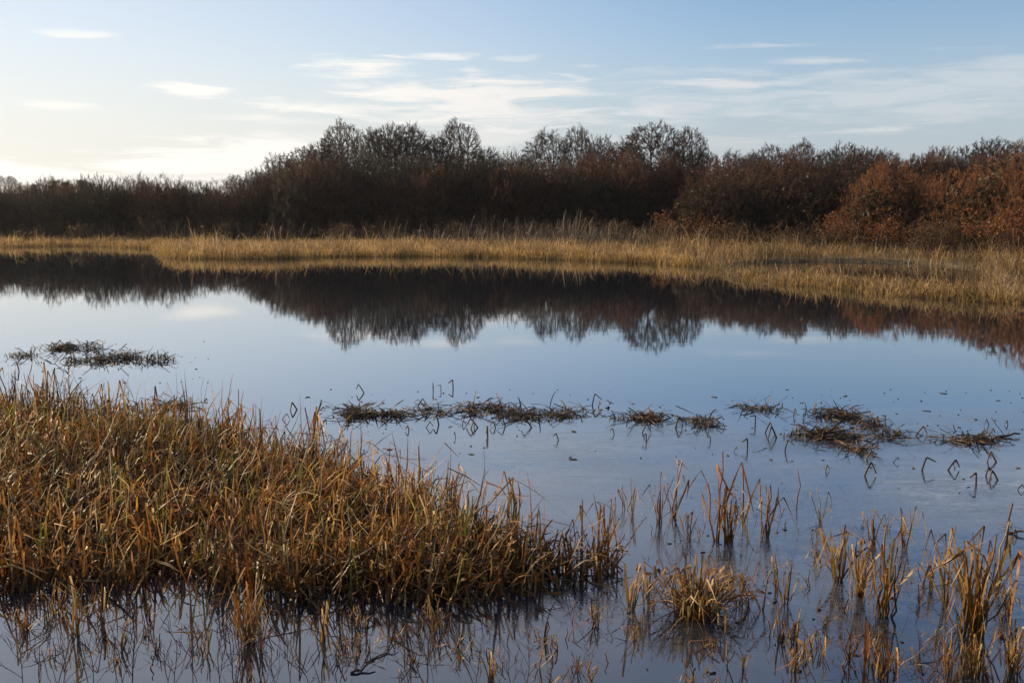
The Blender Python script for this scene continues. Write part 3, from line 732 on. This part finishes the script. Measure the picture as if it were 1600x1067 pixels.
def clump(px, yb, yt, w, ns, nl, na, label, name='reed_clump', cat='reed', group='broken reeds standing in the open water', lean=0.0):
    b = at(px, yb); D = math.hypot(b[0], b[1])
    H = (yb - yt) / F * math.hypot(D, CAM_H) / math.cos(math.atan(CAM_H / D)) ; rad = w / 2 / F * D
    root = empty(name, (b[0], b[1], 0)); tag(root, label, cat, group)
    def put(nm, lib, hs, tilt, sp=1.0):
        me = lib[NR.integers(len(lib))]; o = link(nm, me, root)
        a = NR.uniform(0, 6.28); r = rad * math.sqrt(NR.random()) * .55
        o.location = (math.cos(a) * r, math.sin(a) * r * .8, -.01)
        h = H * hs; sxy = max(.28, min(.56, h * 1.15)) * sp
        o.scale = (sxy, sxy, h)
        o.rotation_euler = (NR.normal(0, tilt), NR.normal(lean, tilt) + .16 * r / (rad + .01), a + NR.normal(0, .9)); return o
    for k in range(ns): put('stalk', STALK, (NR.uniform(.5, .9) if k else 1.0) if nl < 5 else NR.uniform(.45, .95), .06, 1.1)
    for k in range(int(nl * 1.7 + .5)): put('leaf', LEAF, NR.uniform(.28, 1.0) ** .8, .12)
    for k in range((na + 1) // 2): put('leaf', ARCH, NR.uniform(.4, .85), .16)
    return root
CL = [
 (977, 796, 758, 16, 1, 4, 0, 'small drooping reed nearest the tip of the sedge bed'),
 (987, 804, 748, 10, 1, 2, 0, 'thin straight reed beside the small drooping one'),
 (962, 801, 772, 8, 0, 2, 0, 'tiny folded reed just off the sedge bed'),
 (1030, 816, 738, 18, 2, 6, 1, 'brush-like reed with ragged top, left of the forked one'),
 (1051, 806, 723, 18, 2, 3, 0, 'tall forked reed with one long leaf hanging down'),
 (1076, 842, 791, 26, 1, 8, 1, 'tent-shaped brown reed clump with pale fallen leaves'),
 (1119, 845, 716, 16, 2, 3, 0, 'tallest dark reed stalk, next to a golden sheaf'),
 (1138, 846, 750, 26, 2, 13, 2, 'thick golden sheaf of reed leaves beside the tallest stalk'),
 (1161, 818, 735, 14, 1, 3, 0, 'slim reed with leaves propped like a tripod'),
 (1170, 845, 788, 10, 1, 1, 0, 'single snapped reed folded toward the water'),
 (1194, 838, 754, 32, 3, 6, 0, 'upright bunch of reeds beyond the folded one'),
 (1244, 796, 732, 5, 1, 0, 0, 'lone needle-thin reed standing far from the clumps'),
 (1283, 816, 764, 10, 1, 3, 0, 'short twin reed with a white broken tip'),
 (1272, 856, 817, 16, 1, 2, 0, 'zigzag folded reed below the white-tipped one'),
 (1281, 886, 855, 12, 1, 4, 0, 'squat knotted reed below the zigzag one'),
 (1310, 908, 816, 30, 2, 14, 1, 'tall pointed golden sheaf with leaves bound together'),
 (1264, 918, 891, 5, 1, 1, 0, 'tiny thin reed beside the pointed golden sheaf'),
 (1341, 930, 838, 36, 3, 11, 2, 'ragged reed clump just past the pointed golden sheaf'),
 (1362, 856, 796, 22, 2, 6, 0, 'small dark bunch of reeds behind the ragged clump'),
 (1410, 856, 789, 30, 3, 6, 0, 'pale-topped pair of reeds leaning on each other'),
 (1382, 946, 832, 14, 1, 2, 0, 'tall lone stalk rising from a bushy reed clump'),
 (1379, 962, 868, 44, 4, 13, 2, 'bushy reed clump around one tall stalk'),
 (1453, 920, 864, 22, 3, 5, 0, 'tight bundle of short reeds with one elbow leaf'),
 (1478, 940, 837, 22, 2, 4, 0, 'tall straight reeds at the flank of the largest clump'),
 (1437, 946, 914, 10, 1, 3, 0, 'stumpy reed between the bushy clump and the largest clump'),
 (1515, 990, 845, 70, 8, 32, 8, 'largest tangled reed clump in the water'),
 (1560, 915, 802, 12, 2, 1, 0, 'tall bare pair of stalks near the picture edge'),
 (1572, 958, 908, 30, 3, 8, 1, 'short leafy reeds below the tall bare pair'),
 (1583, 1048, 974, 46, 4, 16, 3, 'leafy reed clump in the picture corner'),
 (1521, 1054, 984, 50, 5, 16, 3, 'dense low reed clump in front of the largest clump'),
 (1482, 1052, 988, 24, 4, 4, 0, 'dark leaning stubs beside the dense low clump'),
 (1219, 1000, 950, 24, 3, 5, 0, 'bundle of dark reeds next to an arching one'),
 (1240, 1000, 953, 22, 2, 3, 4, 'reed with long leaves arching over sideways'),
 (1239, 1048, 1010, 16, 2, 4, 0, 'thick rusty reed stump below the arching reed'),
 (1257, 1030, 990, 14, 1, 3, 0, 'rusty reed with one curled leaf'),
 (1284, 1022, 985, 12, 1, 3, 0, 'short rusty reed with leaves fallen round its foot'),
 (1327, 1030, 985, 18, 2, 4, 0, 'dark twin stubs beside the leaning reed'),
 (1355, 1042, 976, 24, 3, 5, 0, 'stout reeds leaning away from the dark twin stubs'),
 (1380, 1058, 1000, 46, 5, 10, 1, 'broad low clump of stubs at the bottom edge'),
 (1402, 1042, 1019, 12, 1, 3, 0, 'hunched brown stub beside the broad low clump'),
 (1430, 1038, 1020, 10, 1, 3, 0, 'small stub under two thin arcs of leaf'),
 (1214, 924, 870, 12, 2, 1, 0, 'two dark blunt stubs standing close together'),
 (1226, 944, 873, 22, 2, 5, 1, 'slim reed with curling leaves, beside the blunt stubs'),
 (1190, 954, 894, 16, 1, 1, 3, 'reed with one leaf arched to the side like a hook'),
 (1173, 952, 905, 18, 2, 3, 0, 'bent knee-shaped reeds left of the hooked one'),
 (1153, 948, 903, 24, 1, 9, 3, 'rounded drooping reed clump right of the big tussock'),
 (1012, 948, 876, 40, 2, 8, 4, 'tangle of bent reeds left of the big tussock'),
 (985, 955, 862, 26, 2, 7, 1, 'reeds with long hanging leaves at the end of the sedge bed'),
 (990, 1000, 968, 18, 1, 4, 1, 'low yellowish reed stub in front of the bent tangle'),
 (929, 978, 940, 26, 1, 7, 2, 'small drooping tuft in front of the sedge bed'),
 (923, 1066, 1026, 18, 2, 4, 0, 'spiky stub at the bottom edge, below the small drooping tuft'),
 (1077, 1072, 1040, 24, 3, 4, 0, 'squat rusty stub at the bottom edge below the tussock'),
 (870, 1016, 990, 12, 1, 3, 0, 'small pointed stub in the water below the sedge'),
 (903, 1046, 1018, 16, 2, 3, 0, 'pale sheathed stub near the pointed one'),
 (860, 1070, 1044, 16, 2, 2, 0, 'dark stub half cut by the bottom edge'),
 (767, 1064, 1002, 24, 3, 5, 1, 'golden stub cluster among the bare twigs at the bottom edge'),
 (720, 1032, 1000, 14, 1, 4, 0, 'brown pointed stub left of the golden stub cluster'),
 (386, 1002, 915, 50, 3, 16, 4, 'largest reed clump in front of the sedge bed'),
 (408, 1014, 955, 16, 2, 4, 0, 'stout reeds in front of the largest front clump'),
 (503, 1002, 930, 26, 2, 7, 1, 'reeds with rusty leaves midway along the sedge front'),
 (560, 980, 940, 20, 2, 5, 1, 'yellow-brown reeds against the front of the sedge'),
 (540, 1010, 982, 12, 1, 5, 0, 'little feathery stub in front of the yellow-brown reeds'),
 (557, 1030, 1009, 12, 1, 3, 0, 'short stub above a fallen black stick'),
 (644, 1038, 1017, 10, 2, 1, 0, 'pair of brown stubs standing alone before the sedge'),
 (614, 1000, 974, 18, 1, 5, 1, 'squat rusty stub against the sedge reflection'),
 (680, 985, 930, 30, 2, 8, 2, 'ragged reeds leaning out from the sedge front'),
 (119, 992, 914, 26, 2, 8, 2, 'tall ragged reed clump at the near left of the sedge'),
 (88, 958, 905, 26, 1, 8, 2, 'yellow reed clump left of the tall ragged one'),
 (161, 977, 910, 16, 2, 5, 0, 'reed with a looped leaf at its top'),
 (231, 968, 920, 16, 1, 4, 1, 'arched reed beside the looped one'),
 (299, 978, 898, 12, 2, 2, 0, 'two tall blades standing straight at the sedge front'),
 (319, 1014, 970, 12, 2, 1, 0, 'dark stub pair under the straight blades'),
 (243, 1020, 992, 18, 1, 3, 0, 'triangular folded reed alone on the open water'),
 (40, 985, 945, 20, 1, 6, 1, 'rusty stub nearest the lower left corner'),
 (485, 735, 604, 16, 2, 5, 1, 'tallest reed rising above the sedge skyline'),
 (537, 716, 660, 14, 1, 6, 0, 'dark stout stub behind the sedge skyline'),
 (262, 690, 592, 16, 2, 5, 0, 'pointed reed on the sedge skyline below the floating heap'),
 (171, 680, 590, 16, 2, 5, 0, 'slim reed on the sedge skyline beside a bent leaf'),
 (370, 700, 612, 14, 2, 4, 0, 'lone reed with drooping tip on the sedge skyline'),
 (75, 665, 572, 18, 3, 5, 1, 'close pair of reeds high on the sedge skyline'),
 (20, 660, 560, 20, 3, 6, 1, 'high reeds on the sedge skyline at the picture edge'),
 (708, 800, 716, 20, 2, 5, 1, 'dark curled reed on the slope of the sedge skyline'),
 (800, 835, 740, 24, 3, 6, 1, 'fan of reeds on the lower sedge skyline'),
 (945, 865, 780, 26, 3, 8, 1, 'leaning reeds at the pointed end of the sedge'),
]
for c in CL: clump(*c)
stub_px = [(int(a), int(b), int(b - c)) for a, b, c in zip(NR.uniform(960, 1590, 22), NR.uniform(865, 1060, 22), NR.uniform(14, 34, 22))] + [(int(a), int(b), int(b - c)) for a, b, c in zip(NR.uniform(10, 900, 30), NR.uniform(955, 1050, 30), NR.uniform(16, 40, 30))] + [(1017, 832, 816), (1091, 839, 820), (1226, 823, 806), (1349, 824, 812), (1276, 989, 976), (1161, 1042, 1013), (952, 1038, 1018), (297, 994, 977), (304, 1018, 994), (228, 993, 978),
           (1128, 978, 956), (1315, 1052, 1025), (1122, 1074, 1052), (1391, 828, 806), (1578, 822, 812), (1052, 822, 800), (1288, 980, 955), (1466, 1075, 1056)]
STUBS = []
for (px, yb, yt) in stub_px:
    STUBS.append((clump(px, yb, yt, 8, 1 + int(NR.random() < .4), int(NR.integers(0, 4)), 0, None, 'reed_stub'), px, yb))

# the rounded tussock
def tussock(px, yb, yt, w):
    b = at(px, yb); D = b[1]; root = empty('sedge_tussock', (b[0], b[1], 0)); rad = w / 2 / F * D; H = (yb - yt) / F * D * 1.12
    tag(root, 'big rounded tussock of drooping brown sedge in the water', 'tussock')
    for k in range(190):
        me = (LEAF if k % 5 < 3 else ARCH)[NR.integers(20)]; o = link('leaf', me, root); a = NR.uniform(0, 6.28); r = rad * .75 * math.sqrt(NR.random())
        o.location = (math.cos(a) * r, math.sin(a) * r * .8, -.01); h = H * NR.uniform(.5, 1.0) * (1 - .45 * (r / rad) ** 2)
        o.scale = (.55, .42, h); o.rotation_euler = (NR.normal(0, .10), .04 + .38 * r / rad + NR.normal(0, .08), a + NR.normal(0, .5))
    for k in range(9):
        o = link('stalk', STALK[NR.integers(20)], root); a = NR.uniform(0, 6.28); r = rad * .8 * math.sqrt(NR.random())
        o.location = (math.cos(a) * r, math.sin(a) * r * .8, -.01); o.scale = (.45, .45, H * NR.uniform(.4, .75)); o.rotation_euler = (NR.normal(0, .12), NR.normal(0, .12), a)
tussock(1085, 957, 866, 104)

# ------------------------------------------------------------------ dead floating heaps and bent stems on the open water
DARK = [(.060, .040, .026), (.045, .030, .020), (.09, .058, .034), (.12, .075, .04), (.035, .026, .02)]
def bent(k, N, L=(.10, .26), w=(.008, .014)):
    th = np.abs(NR.normal(.35, .25, N)); Ls = NR.uniform(*L, N)
    cb = pick(DARK, N, .3)
    return ribbons(np.zeros((N, 3)), Ls, NR.uniform(0, 6.28, N), th, np.zeros(N), np.full(N, k), NR.uniform(1.4, 2.1, N), NR.uniform(*w, N), NR.normal(0, .5, N), 4, cb, cb * 1.2, .7)
BENT = []
for i in range(24):
    k = 2; th = abs(NR.normal(.35, .2)); Ls = NR.uniform(.24, .44)
    a0 = np.array([0, 0, -.02]); top = np.array([math.sin(th) * Ls * .5, 0, math.cos(th) * Ls * .5]); th2 = th + NR.uniform(1.5, 2.4)
    end = top + np.array([math.sin(th2), NR.normal(0, .15), math.cos(th2)]) * Ls * NR.uniform(.25, .55); end[2] = max(end[2], -.02)
    c = pick(DARK + [(.2, .12, .06)], 1, .3)[0]
    v, q, cc = tubes([a0, top * .5, top * .97, top + (end - top) * .05, end], [.012, .012, .012, .011, .008], 4, c, c * 1.2)
    BENT.append(mesh('bent_stem', v, q, M_DEAD, cc))
HEAPS = []
def heap(px, py, w, hpx, dens, label, flat=1.0):
    HEAPS.append((px, py, label.split(',')[0]))
    b = at(px, py); D = b[1]; hw = w / 2 / F * D * 1.12; hh = hpx / F * D * .72; dep = .55 * hw * .6 + .12
    root = empty('floating_heap', (b[0], b[1], 0)); tag(root, label, 'plant debris', 'dark heaps of dead stems on the open water')
    N = int(dens); bl = NR.uniform(-.8, .8, 5); wh = NR.integers(0, 5, N); sp_ = np.where(NR.random(N) < .38, .6, .15); x = (bl[wh] + NR.normal(0, 1, N) * sp_) * hw; by = NR.normal(0, .5, 5); y = (by[wh] + NR.normal(0, 1, N) * sp_ * 1.2) * dep
    env = np.clip(.25 + .75 * wave(x + b[0], y * 0 + b[1], 5.0, 61) ** 2 + .2, .1, 1) * np.clip(1.15 - (x / hw) ** 2, .1, 1); z = NR.uniform(-.01, .7, N) * hh * env * np.where(sp_ > .3, .1, 1)
    cb = pick(DARK, N, .35)
    v1 = ribbons(np.column_stack([x, y, z]), NR.uniform(.10, .34, N), NR.uniform(0, 6.28, N), NR.normal(1.5, .24, N), NR.uniform(0, .4, N), NR.integers(1, 6, N), NR.uniform(.4, 1.5, N), NR.uniform(.010, .020, N), NR.normal(0, 1, N), 3, cb, cb * 1.3, .6)
    m2 = N // 5; x2 = NR.uniform(-1, 1, m2) * hw * .9; y2 = NR.normal(0, .3, m2) * dep; c2 = pick(DARK, m2, .3)
    v2 = ribbons(np.column_stack([x2, y2, 0 * x2 - .01]), NR.uniform(.5, 1.3, m2) * hh, NR.uniform(0, 6.28, m2), np.abs(NR.normal(.6, .4, m2)), NR.uniform(0, .8, m2), NR.integers(1, 5, m2), NR.uniform(.8, 2.2, m2), NR.uniform(.010, .018, m2), NR.normal(0, 1, m2), 4, c2, c2 * 1.3, .6)
    o = link('stem_heap', mesh('stem_heap', *join([v1, v2])[:2], M_DEAD, join([v1, v2])[2]), root); o['kind'] = 'stuff'
    for k in range(max(6, int(w / 4.5))):
        o = link('bent_stem', BENT[NR.integers(24)], root); o.location = (NR.uniform(-1, 1) * hw, NR.normal(0, .4) * dep, 0)
        s = NR.uniform(.5, 1.0) * min(1.0, hh * 4.5); o.scale = (s, s, s); o.rotation_euler = (0, 0, NR.uniform(0, 6.28))
heap(118, 543, 72, 20, 300, 'dark stem heap above the other, beyond the sedge at far left')
heap(196, 562, 150, 20, 520, 'long dark stem heap beyond the sedge at far left')
heap(582, 649, 80, 22, 420, 'compact dark mound of stems beyond the sedge')
heap(668, 644, 90, 8, 130, 'flat raft of stems beside the compact dark mound')
heap(772, 640, 80, 16, 240, 'dark stem raft with a few green shoots')
heap(850, 648, 100, 15, 320, 'long brown stem raft trailing from the green-shooted one')
heap(992, 655, 70, 14, 240, 'dark stem heap alone in the middle of the water')
heap(1088, 658, 50, 14, 110, 'sparse dark stems right of the middle heap')
heap(1190, 640, 70, 8, 110, 'flat line of stems left of the twin heaps')
heap(1308, 652, 62, 18, 280, 'rear one of the twin dark stem heaps')
heap(1283, 680, 96, 20, 420, 'front one of the twin dark stem heaps')
heap(1360, 664, 24, 14, 90, 'small round brown tuft beside the twin heaps')
heap(1340, 702, 34, 12, 90, 'small dark stem pile just below the twin heaps')
heap(1392, 682, 40, 14, 70, 'few crossed stems right of the twin heaps')
heap(1497, 688, 44, 22, 90, 'hoop-shaped pile of bent stems near the right')
heap(1545, 686, 46, 13, 90, 'low stem pile trailing a straight stick')
heap(240, 632, 90, 9, 160, 'dark stem raft half hidden by the sedge skyline')
heap(30, 556, 50, 10, 90, 'sparse stems on the water at the picture edge')
bent_px = [(677, 611), (689, 611), (708, 607), (652, 634), (639, 673), (665, 668), (686, 663), (722, 664), (735, 670), (748, 668), (775, 668), (790, 666), (712, 683), (762, 684), (832, 668), (873, 688), (925, 633), (935, 636), (960, 678),
           (1003, 676), (1010, 690), (1055, 668), (1066, 666), (1100, 668), (1132, 668), (1146, 706), (1168, 702), (1110, 690), (1180, 664), (1195, 676), (1214, 684), (1226, 704), (1240, 650), (1258, 648), (1354, 680), (1375, 664), (1372, 690), (1430, 680),
           (1395, 722), (1353, 718), (1440, 734), (1490, 725), (1480, 734), (1558, 722), (1540, 743), (1560, 750), (1589, 765), (1525, 758), (1575, 664), (1350, 743), (1290, 735), (108, 575), (30, 580), (570, 614), (465, 640), (440, 655), (1590, 838), (1455, 686), (1546, 664), (1317, 672)]
BS = []
for (px, py) in bent_px:
    b = at(px, py); o = link('bent_stem', BENT[NR.integers(24)]); s = NR.uniform(.3, .8); o.location = (b[0], b[1], 0); o.scale = (s, s, s); o.rotation_euler = (0, 0, NR.choice([0, math.pi]) + NR.normal(0, .6))
    BS.append((o, px, py))
def name_by(items, marks, what, cat, group):
    """labels that say which mark each thing lies beside, and how many others lie between"""
    seen = {}
    for o, px, py in items:
        m = min(marks, key=lambda m: math.hypot(m[0] - px, 1.8 * (m[1] - py))); dx, dy = px - m[0], (py - m[1]) * 2.2
        side = ('left of' if dx < 0 else 'right of') if abs(dx) > abs(dy) else ('beyond' if dy < 0 else 'in front of')
        seen.setdefault((side, m[2]), []).append((math.hypot(dx, dy), o))
    for (side, m), lst in seen.items():
        for i, (d, o) in enumerate(sorted(lst, key=lambda t: t[0])):
            lab = '%s %s the %s' % (what, side, m) if len(lst) == 1 else '%s %s, %s the %s' % (ORD[i], what, side, m)
            tag(o, ' '.join(lab.split()[:16]), cat, group)
name_by(STUBS, [(c[0], c[1], c[7]) for c in CL], 'snapped stub', 'reed', 'short snapped reed stubs')
name_by(BS, HEAPS, 'bent stem', 'dead stem', 'bent stems scattered on the open water')
def debris():
    px = np.concatenate([NR.uniform(480, 1600, 170), NR.uniform(0, 330, 40), NR.uniform(980, 1600, 70)]); py = np.concatenate([608 + np.abs(NR.normal(0, 62, 170)), NR.uniform(525, 600, 40), NR.uniform(740, 1060, 70)])
    V, Qs, Cc, o = [], [], [], 0
    for a, b_ in zip(px, py):
        b = at(a, b_); s = .004 + .016 * NR.random() ** 2.2; e = NR.uniform(1, 3.2); r = NR.uniform(0, 3.14); k = 7
        ang = np.arange(k) / k * 6.283; ex = np.cos(ang) * s * e; ey = np.sin(ang) * s; rr = NR.uniform(.8, 1.2, k)
        X = (ex * math.cos(r) - ey * math.sin(r)) * rr; Y = (ex * math.sin(r) + ey * math.cos(r)) * rr
        v = np.concatenate([np.stack([b[0] + X, b[1] + Y, np.full(k, -.004)], -1), np.stack([b[0] + X * .8, b[1] + Y * .8, NR.uniform(.002, .009, k)], -1), [[b[0], b[1], .005]]])
        V.append(v)
        for i in range(k):
            j = (i + 1) % k; Qs.append((o + i, o + j, o + k + j, o + k + i)); Qs.append((o + k + i, o + k + j, o + 2 * k, o + 2 * k)) if False else None
        if True:
            Qs += [(o + k + i, o + k + (i + 1) % k, o + k + (i + 2) % k, o + 2 * k) for i in range(0, k - 1, 2)]
        Cc.append(np.repeat(pick(DARK, 1, .3) * .8, 2 * k + 1, 0)); o += 2 * k + 1
    ob = link('floating_debris', mesh('floating_debris', np.concatenate(V), np.array(Qs), M_DEAD, np.concatenate(Cc))); tag(ob, 'dark leaf scraps floating scattered over the still water', 'debris', kind='stuff')
debris()
def stick(p, q, r, label):
    a, b = at(*p), at(*q); n = 6; P = np.linspace(a, b, n); P[:, 2] = np.linspace(.004, .03, n); P[1:-1] += NR.normal(0, .006, (n - 2, 3))
    v, qd, c = tubes(P, np.linspace(r, r * .6, n), 6, (.05, .033, .022), (.09, .06, .035)); v_, = (v,)
    o = link('fallen_stick', mesh('fallen_stick', v, qd, M_DEAD, c)); tag(o, label, 'stick')
stick((548, 1052), (586, 1041), .008, 'fallen black stick on the water below a short stub')
stick((572, 1036), (622, 1010), .005, 'thin slanting stick on the water before the sedge')
stick((1556, 684), (1593, 682), .016, 'straight stick lying flat beside the low stem pile')
stick((1572, 832), (1600, 836), .012, 'brown stick floating at the picture edge')

# ------------------------------------------------------------------ bare saplings along the near shore
SAP = []
for i in range(7):
    g = random.Random(500 + i); out = []
    S = [(8, .10, .06, (4, 6), .22, (.30, .60), (.40, .70), .75, .55), (6, .12, .07, (2, 4), .25, (.30, .65), (.35, .6), .7, .5), (4, .14, .05, (0, 0), 0, (.4, .8), (.4, .6), .7, .6)]
    grow(g, out, (0, 0, -.05), vnorm((g.gauss(0, .15), g.gauss(0, .1), 1)), g.uniform(.55, .75), .0045, 0, S)
    stem = seg_mesh([s for s in out if s[4] == 0], 5, [(.10, .05, .042), (.08, .045, .04)], .2, g); tws = []; cur = None
    for s in out:                                   # each side shoot with its own twiglets is one twig
        if s[4] == 0: continue
        if s[4] == 1 and (cur is None or s[0] != last): cur = []; tws.append(cur)
        cur.append(s)
        if s[4] == 1: last = s[1]
    twm = []
    for t_ in tws:
        w_ = seg_mesh(t_, 4, [(.12, .055, .045), (.09, .045, .04)], .2, g); twm.append(mesh('twig', *w_[:2], M_TWIG, w_[2]))
    SAP.append((mesh('stem', *stem[:2], M_TWIG, stem[2]), twm, max(s[1][2] for s in out)))
sap_px = [(30, 1085, 975), (62, 1100, 985), (98, 1095, 1000), (150, 1092, 985), (184, 1088, 950), (205, 1100, 945), (262, 1086, 1000), (278, 1095, 950), (305, 1090, 985), (345, 1088, 968), (372, 1094, 955), (398, 1088, 985),
          (432, 1092, 980), (452, 1086, 975), (492, 1090, 995), (520, 1094, 985), (640, 1092, 1010), (662, 1096, 950), (740, 1090, 1005), (800, 1095, 990), (822, 1090, 1000), (885, 1092, 985), (1440, 1098, 1010), (1425, 1092, 1020)]
for i, (px, yb, yt) in enumerate(sap_px):
    a, b, h0 = SAP[i % 7]; p = at(px, yb); D = p[1]; H = (yb - yt) / F * D * 1.2; r = empty('bare_sapling', (p[0], p[1], 0), NR.uniform(0, 6.28)); s = H / h0; r.scale = (max(s, .6),) * 2 + (s,)
    link('stem', a, r)
    for t_ in b: link('twig', t_, r)
    tag(r, 'thin bare purplish twig plant at the bottom edge, %s from the left' % (ORD[i] if i < 20 else ['twenty-first', 'twenty-second', 'twenty-third', 'twenty-fourth'][i - 20]), 'sapling', 'bare twigs along the near shore')

# ------------------------------------------------------------------ two birds
def bird(px, py, D, span, rz, label):
    root = empty('bird', (col_x(px, D), D, row_z(py, D)), rz); tag(root, label, 'bird', 'birds in flight'); c = (.035, .033, .032)
    t = np.linspace(-1, 1, 9); P = np.stack([t * span * .24, 0 * t, .01 * span * t], -1); rr = span * .065 * np.sqrt(np.clip(1 - t ** 2, 0, 1)) * (1 - .25 * t) + .002
    v, q, cc = tubes(P, rr, 8, c); link('body', mesh('body', v, q, M_BARK, cc, True), root)
    for s in (-1, 1):
        Y = np.array([0, .18, .36, .5]) * span * s; ch = np.array([.16, .15, .10, .015]) * span; xo = np.array([0, .03, -.03, -.12]) * span; z = np.array([.02, .09, .07, .02]) * span; th = np.array([.02, .015, .01, .003]) * span
        V = []
        for k in range(4): V += [(xo[k] + ch[k] / 2, Y[k], z[k]), (xo[k], Y[k], z[k] + th[k]), (xo[k] - ch[k] / 2, Y[k], z[k]), (xo[k], Y[k], z[k] - th[k])]
        Qs = [(k * 4 + a, k * 4 + (a + 1) % 4, k * 4 + 4 + (a + 1) % 4, k * 4 + 4 + a) for k in range(3) for a in range(4)]
        link('wing', mesh('wing', V, Qs, M_BARK, np.tile(c, (16, 1))), root)
bird(1373, 206, 160, .62, R(75), 'tiny dark bird gliding over the rusty bushes')
bird(741, 141, 170, .58, R(60), 'tiny dark bird flying over the middle of the wood')

# ------------------------------------------------------------------ winter haze
def haze():
    V = [(x, y, z) for z in (-2.0, 24.0) for y in (-320.0, 4600.0) for x in (-3100.0, 3100.0)]
    Qs = [(0, 2, 3, 1), (4, 5, 7, 6), (0, 1, 5, 4), (2, 6, 7, 3), (0, 4, 6, 2), (1, 3, 7, 5)]
    m = bpy.data.materials.new('haze'); m.use_nodes = True; t = NT(m.node_tree)
    out = t.node('ShaderNodeOutputMaterial'); v = t.node('ShaderNodeVolumePrincipled'); t.link(v.outputs[0], out.inputs['Volume'])
    v.inputs['Color'].default_value = (.93, .95, 1.0, 1); v.inputs['Density'].default_value = HAZE; v.inputs['Anisotropy'].default_value = .55
    o = link('haze', mesh('haze', V, Qs, m)); tag(o, 'thin pale winter haze over the whole pond', 'haze', kind='stuff')
HAZE = .00015
haze()
